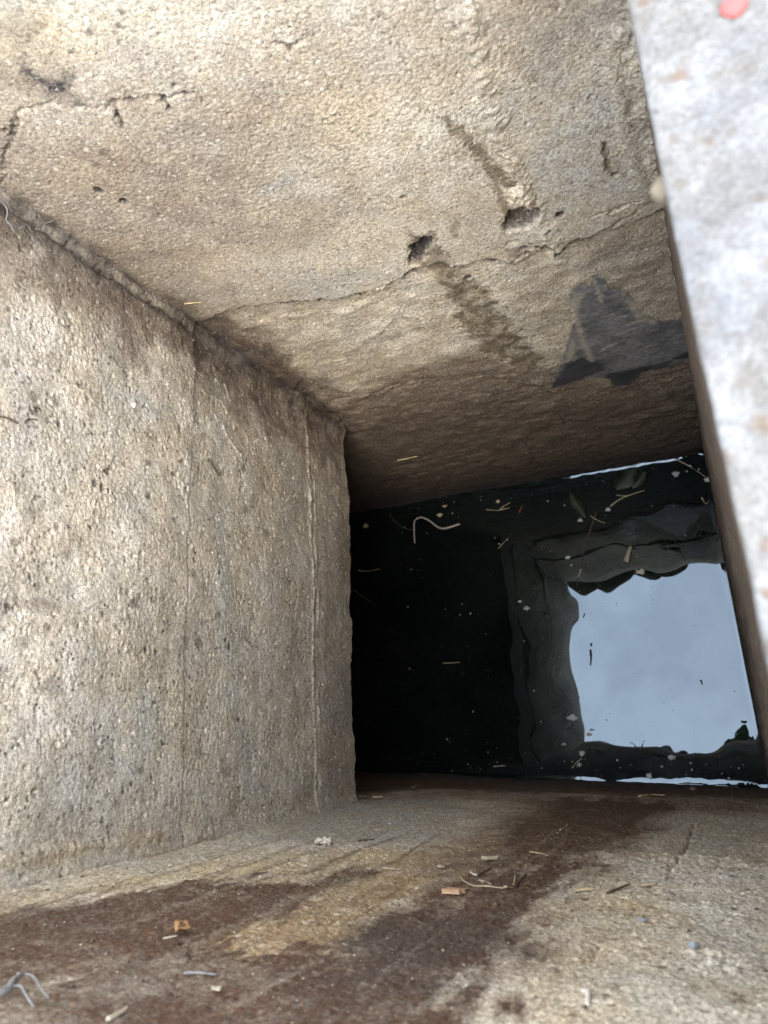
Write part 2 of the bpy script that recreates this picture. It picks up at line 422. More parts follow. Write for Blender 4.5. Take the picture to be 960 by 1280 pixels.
# layered lips low in the wall
for k, (pts, hh) in enumerate((([(-0.4702, 0.5431), (-0.4019, 0.5081), (-0.3383, 0.5181), (-0.3046, 0.4862), (-0.2174, 0.4802), (-0.1823, 0.4008), (-0.1119, 0.3647), (-0.0725, 0.3349), (0.0022, 0.3502)], 0.0035), ([(-0.5075, 0.4267), (-0.3782, 0.4207), (-0.2591, 0.3295), (-0.1314, 0.2395), (0.0002, 0.2069)], 0.002), ([(-0.4945, 0.6444), (-0.4003, 0.6278), (-0.327, 0.6673), (-0.2883, 0.6869), (-0.2583, 0.6658)], 0.0022), ([(-0.3956, 0.7482), (-0.3384, 0.7254), (-0.2771, 0.7338), (-0.2433, 0.7496)], 0.0018))):
    far.h += far.line(pts, 0.004, 0.004, 0.006, 0.02, 20 + k, oct=6) * hh * 0.6 * smooth(-0.3, 0.2, fbm(U, S, 0.03, 3, 0.6, 60 + k))
# mortar dab above the oval hole
far.h += far.area([(-0.1251, 0.8347), (-0.1177, 0.8412), (-0.1075, 0.8403), (-0.1041, 0.8292), (-0.1063, 0.809), (-0.1145, 0.8134), (-0.1233, 0.8206)], 0.004, 0.003, 0.01, 5.0) * (0.004 + 0.004 * fbm(U, S, 0.006, 2, 0.5, 17.0))
# cracks
CR = [[(-0.4396, 1.0799), (-0.4241, 1.0806), (-0.4068, 1.0886), (-0.3944, 1.0879), (-0.3794, 1.0842)], [(-0.3711, 1.0741), (-0.3539, 1.065), (-0.3389, 1.0653), (-0.3202, 1.054), (-0.3056, 1.0503), (-0.2884, 1.0413)], [(-0.3413, 1.0666), (-0.3507, 1.055), (-0.3564, 1.0449)], [(-0.3105, 1.0529), (-0.3147, 1.0428)], [(-0.4231, 1.0801), (-0.4491, 1.0664), (-0.4811, 1.0431)],
      [(-0.3225, 0.7558), (-0.3028, 0.7483), (-0.2782, 0.7556), (-0.2576, 0.7576), (-0.2416, 0.7602)], [(-0.0729, 0.7353), (-0.0532, 0.7426), (-0.0227, 0.7587)], [(-0.0631, 0.7704), (-0.0421, 0.7693), (-0.0211, 0.7727)], [(-0.0392, 0.8605), (-0.0404, 0.8338), (-0.0374, 0.8194)], [(-0.1478, 0.732), (-0.1379, 0.7388), (-0.1327, 0.7494)], [(-0.4042, 0.5032), (-0.3649, 0.5103), (-0.3364, 0.5227)],
      [(-0.5058, 0.787), (-0.4843, 0.7579), (-0.4704, 0.6813), (-0.4836, 0.5191), (-0.4896, 0.4347)], [(-0.4665, 0.7368), (-0.4509, 0.6939), (-0.4512, 0.6187), (-0.4608, 0.5374)], [(-0.2481, 0.369), (-0.1816, 0.3522), (-0.1211, 0.3054)], [(-0.2196, 1.0556), (-0.2126, 1.0471), (-0.1967, 1.0485)]]
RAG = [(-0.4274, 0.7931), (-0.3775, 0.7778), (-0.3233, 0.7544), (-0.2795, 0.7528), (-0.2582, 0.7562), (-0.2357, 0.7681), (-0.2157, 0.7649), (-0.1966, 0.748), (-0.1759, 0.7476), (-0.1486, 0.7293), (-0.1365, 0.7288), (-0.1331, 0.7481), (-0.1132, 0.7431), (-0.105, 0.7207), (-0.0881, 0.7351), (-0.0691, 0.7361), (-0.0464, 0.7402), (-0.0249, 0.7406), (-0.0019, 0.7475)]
far.h -= far.line(RAG, 0.0018, 0.0010, 0.005, 0.018, 77.0, oct=6) * 0.005 * smooth(-0.35, 0.0, fbm(U, S, 0.03, 3, 0.6, 78.0))
for k, c in enumerate(CR):
    m = far.line(c, 0.0013, 0.0011, 0.004, 0.012, 50 + k, oct=5)
    far.add('stain', far.line(c, 0.0016, 0.0010, 0.004, 0.012, 50 + k, oct=5) * smooth(-0.15, 0.2, fbm(U, S, 0.02, 3, 0.6, 80 + k)), 0.75)
    far.h -= m * 0.0025 * (0.6 + 0.6 * smooth(-0.3, 0.3, fbm(U, S, 0.012, 2, 0.5, k)))
# the two broken-out holes
hole1 = far.area([(-0.2327, 0.7836), (-0.226, 0.7979), (-0.2183, 0.8066), (-0.2102, 0.8106), (-0.2059, 0.8054), (-0.2097, 0.7976), (-0.2166, 0.7927), (-0.2218, 0.7837), (-0.2306, 0.7763)], 0.005, 0.004, 0.010, 5.0, oct=5)
hole2 = far.area([(-0.1368, 0.7936), (-0.132, 0.8053), (-0.1247, 0.8103), (-0.1151, 0.8112), (-0.1077, 0.806), (-0.1062, 0.7977), (-0.1113, 0.7889), (-0.1192, 0.784), (-0.1286, 0.7824), (-0.1358, 0.7837)], 0.005, 0.003, 0.010, 6.0, oct=5)
far.h -= hole1 * (0.034 + 0.012 * fbm(U, S, 0.009, 4, 0.6, 33.0) - 0.02 * smooth(-0.195, -0.17, U)) + hole2 * (0.026 + 0.010 * fbm(U, S, 0.009, 4, 0.6, 34.0))
far.h += np.maximum(hole1, hole2) * (fbm(U, S, 0.005, 3, 0.7, 35.0) * 0.006)
# small pits and knocked-out grains
pits = [(random.uniform(-0.5, 0.02), random.uniform(0.3, 1.17)) for _ in range(500)]
far.spots(pits, 0.0008, 0.0020, None, 0.0020)
far.spots([(-0.4206, 1.0019), (-0.4124, 0.9816), (-0.104, 0.7663), (-0.131, 0.75), (-0.1296, 0.7403), (-0.089, 0.7845), (-0.035, 0.8181), (-0.2006, 0.7486), (-0.1965, 0.7234), (-0.2032, 0.8745)], 0.0025, 0.005, 'dark', 0.004)
far.spots([(-0.4333, 1.0748), (-0.3518, 1.0538), (-0.3147, 1.0428), (-0.2954, 1.0482), (-0.2977, 1.0573)], 0.0018, 0.003, 'dark', 0.006)
far.spots([(-0.1392, 0.7632)], 0.004, 0.006, None, 0.003)
# colour masks: what is stained, limed, damp, or darkened for shade
far.add('pale', far.area([(-0.3458, 1.1993), (-0.0588, 1.0541), (-0.1075, 1.0275), (-0.1515, 1.0405), (-0.1996, 1.0487), (-0.2405, 1.0615), (-0.2687, 1.0669), (-0.3056, 1.0788), (-0.3344, 1.1031), (-0.3399, 1.1211), (-0.3506, 1.1365), (-0.4087, 1.1532)], 0.03, 0.035, 0.07, 1.0), 0.3)
far.add('pale', far.area([(-0.1653, 0.9703), (-0.1434, 0.9546), (-0.1398, 0.902), (-0.1639, 0.8728), (-0.1821, 0.8989), (-0.2013, 0.9347)], 0.03, 0.02, 0.04, 2.0), 0.55)
far.add('pale', far.area([(-0.2003, 0.7372), (-0.1702, 0.7121), (-0.1697, 0.6193), (-0.1552, 0.5217), (-0.1858, 0.5396), (-0.1937, 0.633)], 0.02, 0.015, 0.03, 3.0), 0.6)
far.add('pale', far.area([(-0.3384, 0.7254), (-0.2537, 0.7242), (-0.2413, 0.6601), (-0.2335, 0.5673), (-0.314, 0.5772), (-0.3679, 0.6687)], 0.03, 0.02, 0.04, 3.3), 0.5)
far.add('grey', far.area([(-0.3685, 0.8228), (-0.2994, 0.8004), (-0.2777, 0.7721), (-0.3138, 0.7545), (-0.3839, 0.7833)], 0.02, 0.02, 0.04, 3.6), 0.7)
far.add('grey', far.area([(-0.35, 0.7221), (-0.3002, 0.7037), (-0.3148, 0.6492), (-0.3597, 0.664)], 0.012, 0.01, 0.03, 4.0), 0.7)
far.add('grey', far.area([(-0.0925, 0.9322), (-0.0119, 0.8984), (-0.0147, 0.7692), (-0.0915, 0.7729), (-0.1025, 0.8721)], 0.04, 0.03, 0.06, 4.5), 0.42)
far.add('grey', far.line([(-0.3013, 0.9377), (-0.2758, 0.9415)], 0.006, 0.004, 0.004, 0.02, 3.0), 0.8)
far.add('gold', far.area([(-0.3773, 1.1658), (-0.3223, 1.1437), (-0.3178, 1.1163), (-0.3448, 1.1099), (-0.4026, 1.1467)], 0.03, 0.03, 0.05, 5.0), 0.5)
far.add('gold', far.area([(-0.2094, 1.0097), (-0.1807, 0.9784), (-0.214, 0.9512), (-0.2423, 0.9756)], 0.03, 0.02, 0.04, 5.5), 0.4)
# grime spreading out of the corner, and a taupe weathered field
far.add('brown', far.area([(-0.429, 1.1604), (-0.3655, 1.1171), (-0.3313, 1.0885), (-0.2311, 1.0474), (-0.1995, 1.0045), (-0.2102, 0.9586), (-0.2743, 0.9209), (-0.3395, 0.8815), (-0.396, 0.8381), (-0.492, 0.7623), (-0.7728, 0.9241)], 0.07, 0.05, 0.09, 6.0), 0.62)
far.add('brown', far.area([(-0.4757, 1.1165), (-0.4876, 1.0245), (-0.4768, 0.9568), (-0.4639, 0.876), (-0.4554, 0.8109), (-0.4378, 0.7311), (-0.4337, 0.6084), (-0.4484, 0.4637), (-0.614, 0.0937), (-0.7174, 0.1639), (-0.6048, 0.7097), (-0.6362, 1.0026)], 0.035, 0.03, 0.06, 7.0), 0.75)
far.add('stain', far.area([(-0.4972, 1.1012), (-0.4876, 1.0245), (-0.4812, 0.9524), (-0.4733, 0.8649), (-0.4705, 0.7909), (-0.4482, 0.7152), (-0.4682, 0.4759), (-0.5294, 0.3582), (-0.5337, 0.6403), (-0.5378, 0.7887), (-0.5828, 1.0405)], 0.018, 0.02, 0.04, 7.2), 0.85)
far.add('brown', far.area([(-0.4026, 1.1467), (-0.3577, 1.1303), (-0.3544, 1.1042), (-0.3364, 1.0681), (-0.3368, 1.0433), (-0.397, 1.075), (-0.437, 1.1207)], 0.03, 0.03, 0.05, 7.5), 0.8)
far.add('dark', far.area([(-0.3775, 1.1161), (-0.3639, 1.1054), (-0.3591, 1.0893), (-0.3707, 1.0923), (-0.3808, 1.1068)], 0.008, 0.012, 0.02, 7.8), 1.0)
far.spots([(-0.2912, 1.1167), (-0.3393, 1.1099), (-0.2989, 1.1098), (-0.3177, 1.115)], 0.002, 0.0045, 'dark', 0, 0.6, 0.9)
far.spots([(-0.3852, 1.0324), (-0.3861, 1.0231), (-0.3669, 1.076), (-0.4, 1.0256)], 0.004, 0.008, 'dark', 0, 0.45)
far.add('brown', far.area([(-0.1177, 0.9995), (-0.1047, 0.9707), (-0.1112, 0.9503), (-0.1222, 0.9873)], 0.02, 0.02, 0.03, 7.9), 0.4)
far.add('brown', far.area([(-0.0082, 1.0178), (-0.0015, 0.9394), (-0.0095, 0.8711), (-0.003, 0.7506), (0.0427, 0.7258), (0.05, 0.9883)], 0.03, 0.02, 0.05, 8.0), 0.5)
far.add('brown', far.area([(-0.2916, 1.1719), (-0.0588, 1.0541), (-0.1135, 1.0111), (-0.2452, 1.0548), (-0.2857, 1.0863)], 0.08, 0.05, 0.08, 5.9), 0.3)  # top browned in colour to hold back the strong light near the rim
far.add('brown', far.area([(-0.0782, 1.0534), (-0.0103, 1.0189), (-0.0203, 0.919), (-0.0847, 0.9603)], 0.06, 0.04, 0.06, 8.2), 0.5)
far.add('brown', far.area([(-0.0857, 0.7279), (-0.0268, 0.7241), (0.0224, 0.724), (0.0112, 0.5161), (-0.0451, 0.5685), (-0.0669, 0.6544)], 0.03, 0.02, 0.04, 8.5), 0.45)
# flood line: everything under it is soaked brown
far.add('brown', far.area([(-0.5172, 0.506), (-0.4421, 0.5261), (-0.3451, 0.5559), (-0.279, 0.5566), (-0.2335, 0.5673), (-0.2078, 0.5148), (-0.1664, 0.472), (-0.1064, 0.4002), (0.0064, 0.4277), (0.126, 0.3827), (0.2629, -2.7068), (-2.0077, -0.5428), (-0.9879, 0.4624)], 0.03, 0.02, 0.05, 9.0), 0.9)
far.add('stain', far.area([(-0.5836, 0.3925), (-0.4721, 0.4425), (-0.3782, 0.4207), (-0.2826, 0.4135), (-0.1816, 0.3522), (-0.076, 0.3049), (0.1338, 0.2424), (0.2629, -2.7068), (-2.0077, -0.5428), (-0.9879, 0.4624)], 0.05, 0.03, 0.05, 9.5), 0.55)
far.add('stain', far.area([(-0.6442, 0.2889), (-0.5736, 0.2426), (-0.4771, 0.1795), (-0.231, 0.1219), (0.1461, 0.0193), (0.2629, -2.7068), (-2.0077, -0.5428)], 0.05, 0.02, 0.05, 9.7), 0.8)
# damp olive runs
far.add('damp', far.line([(-0.1425, 0.9437), (-0.1356, 0.9238), (-0.1308, 0.9052), (-0.1257, 0.8793), (-0.1199, 0.8503)], 0.0045, 0.0012, 0.006, 0.012, 1.0, oct=6) * (0.5 + 0.5 * smooth(-0.3, 0.1, fbm(U, S, 0.01, 4, 0.7, 45.0))), 0.95)
far.add('damp', far.line([(-0.1263, 0.9028), (-0.1285, 0.8702), (-0.1307, 0.8097)], 0.003, 0.002, 0.002, 0.012, 2.0), 0.7)
far.add('damp', far.line([(-0.0381, 0.8599), (-0.0398, 0.8335), (-0.0373, 0.8204)], 0.002, 0.0015, 0.002, 0.012, 3.0), 0.8)
far.add('damp', far.area([(-0.2209, 0.8368), (-0.2122, 0.8254), (-0.2014, 0.8127), (-0.1996, 0.7607), (-0.1856, 0.7036), (-0.1811, 0.5942), (-0.1718, 0.4937), (-0.1953, 0.4616), (-0.2149, 0.5267), (-0.2352, 0.5683), (-0.2314, 0.6338), (-0.226, 0.7263), (-0.2272, 0.7681), (-0.2249, 0.8045)], 0.004, 0.012, 0.018, 4.0, oct=6) * (0.45 + 0.55 * smooth(-0.25, 0.2, fbm(U, S, 0.016, 5, 0.7, 44.0))), 0.95)
far.add('damp', far.area([(-0.179, 0.827), (-0.1725, 0.8196), (-0.1838, 0.7961), (-0.1864, 0.8045)], 0.004, 0.004, 0.01, 5.0), 0.6)
far.add('dark', smooth(0.0, 0.2, hole1), 0.85); far.add('dark', smooth(0.0, 0.2, hole2), 0.72)  # holes coloured dark for the shade of their depth, besides dirt
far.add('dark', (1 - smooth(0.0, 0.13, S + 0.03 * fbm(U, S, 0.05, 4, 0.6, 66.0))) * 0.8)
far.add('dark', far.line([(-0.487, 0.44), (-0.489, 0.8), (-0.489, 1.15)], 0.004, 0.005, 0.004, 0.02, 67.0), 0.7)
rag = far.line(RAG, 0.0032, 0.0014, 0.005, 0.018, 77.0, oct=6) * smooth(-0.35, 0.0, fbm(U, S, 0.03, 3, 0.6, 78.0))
far.add('dark', rag, 0.85)  # shadow line of the broken render edge, painted dark
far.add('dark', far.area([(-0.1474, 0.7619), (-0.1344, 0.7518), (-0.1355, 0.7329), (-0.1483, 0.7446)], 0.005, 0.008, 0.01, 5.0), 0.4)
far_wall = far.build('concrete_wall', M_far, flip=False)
tag(far_wall, 'tan concrete wall with ragged broken render, two knocked-out holes and a black patch', 'wall', 'walls of the pit')

# ---- black slate-like patch set in the far wall, with mortar smeared over its edges
M_patch = None
def sub_patch(wall, pts, name, mat, parent, lift=0.002, warp=0.003, edge=0.004):
    m = wall.area(pts, 0.0005, warp, 0.015, 9.0); k = m > 0.5
    p = np.array(pts)
    nu, nv = len(wall.us), len(wall.ss)
    f = grid_faces(nu, nv); keep = k[f].all(1); f = f[keep]
    used = np.unique(f); remap = np.full(nu * nv, -1); remap[used] = np.arange(len(used))
    sd = np.maximum(poly_sd(wall.U[used], wall.S[used], pts), 0)
    hh = wall.h[used].copy()
    flat = fbm(wall.U[used], wall.S[used], 0.03, 3, 0.5, 4.0) * 0.0012
    target = np.median(hh) + lift + flat
    hsave = wall.h[used].copy(); wall.h[used] = np.maximum(target, hsave + 0.0006)
    P = wall.positions(used); wall.h[used] = hsave
    o = mesh_obj(name, P, remap[f], mat, parent)
    sm = np.zeros_like(wall.U); dk = np.zeros_like(wall.U)
    for k, (c, w) in enumerate((([(-0.111, 0.6157), (-0.1132, 0.5767), (-0.1156, 0.5296), (-0.1158, 0.4686)], 0.0035), ([(-0.0802, 0.6584), (-0.0804, 0.6118)], 0.002), ([(-0.102, 0.6352), (-0.115, 0.6043)], 0.006), ([(-0.0536, 0.5967), (-0.0464, 0.5572), (-0.0332, 0.533)], 0.004), ([(-0.0648, 0.5837), (-0.0466, 0.5773)], 0.0014), ([(-0.0567, 0.4693), (-0.0445, 0.4767)], 0.0014), ([(-0.0643, 0.5423), (-0.0432, 0.5471)], 0.003), ([(-0.0779, 0.5238), (-0.0586, 0.5304)], 0.002), ([(-0.1021, 0.4908), (-0.081, 0.5026)], 0.002), ([(-0.128, 0.5298), (-0.1403, 0.4881)], 0.004))):
        sm = np.maximum(sm, wall.line(c, w, w * 0.8, 0.003, 0.008, 90 + k, oct=5))
    for c in ([(-0.185, 0.4085), (-0.1468, 0.4764), (-0.125, 0.4842), (-0.1059, 0.468), (-0.1054, 0.4333), (-0.1291, 0.4223), (-0.1552, 0.4147)], [(-0.1082, 0.4156), (-0.0629, 0.4164), (-0.0234, 0.4145), (-0.0369, 0.3733), (-0.0844, 0.3605), (-0.1062, 0.3735)], [(-0.029, 0.4177), (0.0069, 0.4372), (0.035, 0.4472), (0.034, 0.4116), (0.0053, 0.408)]):
        dk = np.maximum(dk, wall.area(c, 0.003, 0.004, 0.012, 9.5))
    a_ = o.data.attributes.new('mask_a', 'FLOAT_COLOR', 'POINT'); cc_ = np.zeros((len(used), 4), np.float32); cc_[:, 0] = np.maximum(sm[used], (1 - smooth(0.0, 0.012, sd)) * smooth(0.0, 0.35, fbm(wall.U[used], wall.S[used], 0.01, 4, 0.65, 61.0)) * (wall.S[used] > 0.5)); cc_[:, 1] = dk[used]
    a_.data.foreach_set('color', cc_.ravel())
    return o
m, nt, b = new_mat('black_slate_patch')
co = nt.nodes.new('ShaderNodeTexCoord').outputs['Object']
n1 = noise(nt, co, 26, 8, 0.7); n2 = noise(nt, co, 190, 5, 0.7); n3 = noise(nt, co, 60, 5, 0.65, (0.35, 1, 1.6))
c = mixc(nt, ramp(nt, n1, 0.35, 0.65), (0.10, 0.099, 0.10), (0.215, 0.211, 0.205))
c = mixc(nt, mul(nt, ramp(nt, n3, 0.54, 0.70), 0.8), c, (0.30, 0.27, 0.22))
c = mixc(nt, 1.0, c, mixc(nt, ramp(nt, n2, 0.3, 0.7), (0.7, 0.7, 0.7), (1.3, 1.3, 1.3)), 'MULTIPLY')
pa = N_(nt, 'ShaderNodeAttribute', attribute_name='mask_a'); ps = nt.nodes.new('ShaderNodeSeparateColor'); nt.links.new(pa.outputs['Color'], ps.inputs[0])
c = mixc(nt, mul(nt, ps.outputs[1], 0.8), c, (0.022, 0.022, 0.024))
c = mixc(nt, mul(nt, ps.outputs[0], ramp(nt, n2, 0.3, 0.6, 0.2, 0.95)), c, (0.40, 0.35, 0.27))
nt.links.new(c, b.inputs['Base Color']); b.inputs['Roughness'].default_value = 0.72
bp = nt.nodes.new('ShaderNodeBump'); bp.inputs['Distance'].default_value = 0.0016; bp.inputs['Strength'].default_value = 0.5
nt.links.new(n2, bp.inputs['Height']); nt.links.new(bp.outputs[0], b.inputs['Normal'])
M_patch = m
patch = sub_patch(far, [(-0.1844, 0.4112), (-0.159, 0.4676), (-0.1311, 0.5431), (-0.1154, 0.5842), (-0.1124, 0.6261), (-0.1077, 0.6493), (-0.0919, 0.6616), (-0.0856, 0.6511), (-0.0786, 0.6677), (-0.0687, 0.6638), (-0.0669, 0.6335), (-0.0585, 0.6342), (-0.0502, 0.6097), (-0.0481, 0.5859), (-0.0423, 0.5548), (-0.0296, 0.5331), (-0.0093, 0.5236), (0.0059, 0.5436), (0.0378, 0.5489), (0.0347, 0.4356), (0.004, 0.419), (-0.0298, 0.3969), (-0.0631, 0.3973), (-0.0817, 0.3649), (-0.1047, 0.3696), (-0.1045, 0.3991), (-0.1291, 0.4223), (-0.1563, 0.4094)], 'black_patch', M_patch, far_wall, 0.003)
patch['label'] = 'dark grey slate-like patch with pale mortar smears'

# ---- left wall, hanging above the culvert mouth
left = Wall(base_left, steps(-0.16, (0.45, 0.0011)), steps(0.425, (1.02, 0.00105), (1.18, 0.004)), 0.002, seed=21.0)
U, S = left.U, left.S
z1, z2 = 0.792, 0.533
g1 = fbm(U, S, 0.0030, 2, 0.7, 1.0); g2 = fbm(U, S, 0.010, 3, 0.6, 5.0)
left.h += fbm(U, S, 0.14, 3, 0.5, 2.0) * 0.005 + fbm(U, S, 0.035, 3, 0.5, 3.0) * 0.0018
patchy = 0.35 + 1.1 * smooth(-0.25, 0.3, fbm(U, S, 0.06, 3, 0.6, 14.0))
left.h += (g1 * 0.0008 + g2 * 0.0002) * patchy
left.h += fbm(U * 0.3, S, 0.007, 4, 0.65, 4.0) * 0.0004
wob = fbm(U, S * 0, 0.07, 3, 0.5, 9.0) * 0.004
left.h -= (1 - smooth(z1 - 0.0015, z1 + 0.0015, S + wob)) * (0.0010 + 0.007 * smooth(0.30, 0.42, U))
left.h -= np.exp(-((S + wob - z1) / 0.0014) ** 2) * 0.0012 * smooth(-0.1, 0.2, fbm(U, S, 0.03, 3, 0.5, 6.0))
wob2 = fbm(U, S * 0, 0.09, 3, 0.5, 19.0) * 0.003
left.h += np.exp(-((S + wob2 - z2 - 0.006) / 0.0030) ** 2) * 0.0026 * (0.6 + 1.2 * fbm(U, S, 0.02, 3, 0.6, 7.0))
left.h -= np.exp(-((S + wob2 - z2 + 0.001) / 0.0026) ** 2) * 0.0045 * smooth(-0.35, 0.25, fbm(U, S * 0, 0.12, 2, 0.5, 8.0))
left.h += np.exp(-((S + wob2 - z2 + 0.008) / 0.0026) ** 2) * 0.0018 * smooth(-0.2, 0.3, fbm(U, S, 0.04, 3, 0.6, 17.0))
left.h -= (1 - smooth(z2 - 0.004, z2, S + wob2)) * 0.0015
# fin of squeezed-out mortar just above the near corner
left.h += left.line([(-0.0851, 0.9856), (-0.0854, 0.9439), (-0.0871, 0.8873), (-0.0905, 0.8199), (-0.0975, 0.7485)], 0.004, 0.003, 0.003, 0.02, 3.0) * 0.002
# worm-like drips and rootlets left in relief near the far corner
for k, c in enumerate(([(0.3717, 0.7943), (0.3769, 0.7638), (0.379, 0.7296), (0.3634, 0.7184)], [(0.3522, 0.7729), (0.3556, 0.7442), (0.3426, 0.7211)], [(0.332, 0.7509), (0.3159, 0.7282), (0.2992, 0.7046)], [(0.393, 0.7556), (0.387, 0.7344)])):
    left.h += left.line(c, 0.0014, 0.0012, 0.003, 0.010, 30 + k) * 0.0016
# filled corner against the far wall
cd = 0.4315 - 0.006 - U
left.h += np.exp(-(np.clip(cd, -0.02, 1) / 0.006) ** 2) * 0.003 * smooth(z1 - 0.004, z1 + 0.004, S) * (0.8 + 0.6 * fbm(U, S, 0.02, 3, 0.6, 11.0))
left.h += np.exp(-(np.clip(cd, -0.02, 1) / 0.012) ** 2) * 0.004 * (1 - smooth(z1 - 0.004, z1 + 0.004, S))
left.h -= np.exp(-((cd - 0.011 + 0.004 * fbm(U * 0, S, 0.03, 3, 0.6, 51.0)) / 0.003) ** 2) * 0.005 * smooth(-0.4, 0.1, fbm(U * 0, S, 0.05, 3, 0.6, 52.0)) * smooth(z1, z1 + 0.01, S)
nd = U + 0.1038
left.h += np.exp(-(np.clip(nd, -0.02, 1) / 0.010) ** 2) * 0.004
pits = [(random.uniform(-0.1, 0.43), random.uniform(0.44, 1.1)) for _ in range(1500)]
left.spots(pits, 0.0010, 0.0026, None, 0.0022)
pits = [(random.uniform(-0.1, 0.43), random.uniform(0.44, 1.1)) for _ in range(190)]
left.spots(pits, 0.0008, 0.0019, 'dark', 0.002, 0.8, 0.9)
left.spots([(0.2098, 0.9193), (0.2082, 0.9116), (0.2142, 0.8524), (0.2276, 0.9034), (0.2231, 0.906), (0.1473, 0.8808), (0.088, 0.7229), (0.0818, 0.7157), (0.0701, 0.8481), (0.0688, 0.8341), (0.1728, 0.7797), (0.1641, 0.782), (-0.0444, 0.8571), (-0.0132, 0.8187), (0.1181, 0.9784), (0.1685, 0.9206), (0.0913, 0.9961), (0.1585, 0.7388), (0.2384, 0.7189), (0.2455, 0.8205), (0.2493, 0.9627), (0.2929, 0.9445), (0.1959, 0.8633), (0.006, 0.6998), (0.0298, 0.7803)], 0.0018, 0.0042, 'dark', 0.0012, 0.8, 1.1)
left.spots([(0.0688, 0.9809), (-0.0564, 0.9234), (-0.0229, 0.766), (-0.0447, 0.7199), (-0.0553, 0.6843), (0.034, 0.9551), (0.3316, 0.8987), (0.3821, 0.7219), (0.1683, 0.9833), (0.1142, 0.9381), (0.1009, 0.9107), (0.1895, 0.8575)], 0.004, 0.010, 'dark', 0, 0.35, 1.2)
left.spots([(random.uniform(-0.1, 0.4), random.uniform(0.45, 1.1)) for _ in range(120)], 0.002, 0.007, 'brown', 0, 0.6)
left.spots([(random.uniform(-0.1, 0.4), random.uniform(0.45, 1.1)) for _ in range(60)], 0.004, 0.012, 'pale', 0, 0.5)
# masks
left.add('pale', left.area([(0.2102, 1.0925), (0.2598, 0.9923), (0.189, 0.9531), (0.0836, 0.9518), (0.0414, 0.9061), (-0.0251, 0.9496), (-0.0365, 1.0609)], 0.05, 0.04, 0.06, 1.0), 0.3)
left.add('pale', left.area([(0.3405, 1.0309), (0.3359, 0.9833), (0.3113, 0.9551), (0.2657, 0.9767), (0.2617, 1.0226)], 0.04, 0.03, 0.05, 2.0), 0.6)
left.add('grey', left.line([(0.3593, 0.7546), (0.297, 0.7426), (0.1896, 0.7354), (0.0878, 0.7258), (0.006, 0.6998), (-0.0672, 0.6841)], 0.014, 0.009, 0.008, 0.03, 3.0), 0.75)
left.add('grey', left.area([(0.33, 0.9476), (0.3374, 0.8551), (0.2794, 0.8517), (0.2703, 0.924)], 0.03, 0.02, 0.04, 4.0), 0.6)
left.add('grey', left.area([(0.0221, 0.9301), (0.0222, 0.8261), (-0.0513, 0.777), (-0.0729, 0.9299), (-0.0231, 0.9787)], 0.05, 0.04, 0.06, 5.0), 0.5)
left.add('gold', left.area([(0.0848, 0.8615), (0.0818, 0.8065), (0.0223, 0.755), (-0.0223, 0.7782), (0.0293, 0.8265)], 0.03, 0.02, 0.04, 6.0), 0.35)
left.add('gold', left.line([(-0.0861, 0.9855), (-0.088, 0.9126), (-0.0905, 0.8199)], 0.006, 0.005, 0.004, 0.02, 7.0), 0.7)
left.add('brown', left.area([(0.403, 1.1344), (0.423, 0.7964), (0.4399, 0.4113), (0.3482, 0.4171), (0.3448, 0.5151), (0.3557, 0.6549), (0.3588, 0.7801), (0.3517, 0.9001), (0.3648, 0.986), (0.3325, 1.125)], 0.03, 0.03, 0.05, 8.0), 0.85)
left.add('stain', left.area([(0.415, 1.136), (0.4325, 0.7967), (0.4466, 0.4109), (0.4198, 0.4126), (0.3981, 0.655), (0.3949, 0.7952), (0.401, 0.9343), (0.3993, 1.0059), (0.3733, 1.1304)], 0.02, 0.02, 0.03, 9.0), 0.85)
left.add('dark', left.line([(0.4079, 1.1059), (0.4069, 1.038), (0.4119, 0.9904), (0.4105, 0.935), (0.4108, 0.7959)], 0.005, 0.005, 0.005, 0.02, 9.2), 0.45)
left.add('brown', left.area([(0.3383, 0.7053), (0.4447, 0.3973), (-0.1007, 0.4337), (-0.0999, 0.5311), (0.0038, 0.5668), (0.1858, 0.6545)], 0.05, 0.04, 0.06, 10.0), 0.15)
left.add('brown', left.area([(0.3965, 0.5016), (0.4447, 0.3973), (-0.102, 0.4218), (-0.1017, 0.5151)], 0.012, 0.012, 0.03, 11.0), 0.4)
left.add('damp', left.area([(0.289, 0.4587), (0.2855, 0.4211), (0.1778, 0.4278), (0.1967, 0.4563)], 0.01, 0.008, 0.02, 12.0), 0.7)
left.add('brown', left.area([(-0.0858, 1.0164), (-0.0819, 0.986), (-0.0847, 0.8875), (-0.0864, 0.7514), (-0.077, 0.5303), (-0.0762, 0.4273), (-0.1111, 0.4296), (-0.1172, 0.9822)], 0.03, 0.03, 0.04, 13.0), 0.45)
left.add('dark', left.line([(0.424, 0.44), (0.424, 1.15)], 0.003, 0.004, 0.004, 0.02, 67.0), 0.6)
left.add('brown', left.line([(0.0933, 1.0046), (0.097, 0.9837), (0.0981, 0.9531)], 0.005, 0.004, 0.003, 0.02, 14.0), 0.5)
# ragged lower edge
bot = 1 - smooth(0.0, 0.02, S - S.min())
left.dz += bot * (fbm(U, S * 0, 0.03, 5, 0.6, 31.0) * 0.008 + 0.003)
chip = left.area([(0.2314, 0.4545), (0.2647, 0.3398), (0.1455, 0.3501), (0.1418, 0.4449), (0.1884, 0.4347)], 0.004, 0.003, 0.01, 15.0)
left.dz += bot * chip * 0.004
left_wall = left.build('concrete_wall', M_left, flip=False)
tag(left_wall, 'pale pitted concrete wall with two cast seams hanging above the dark water opening', 'wall', 'walls of the pit')
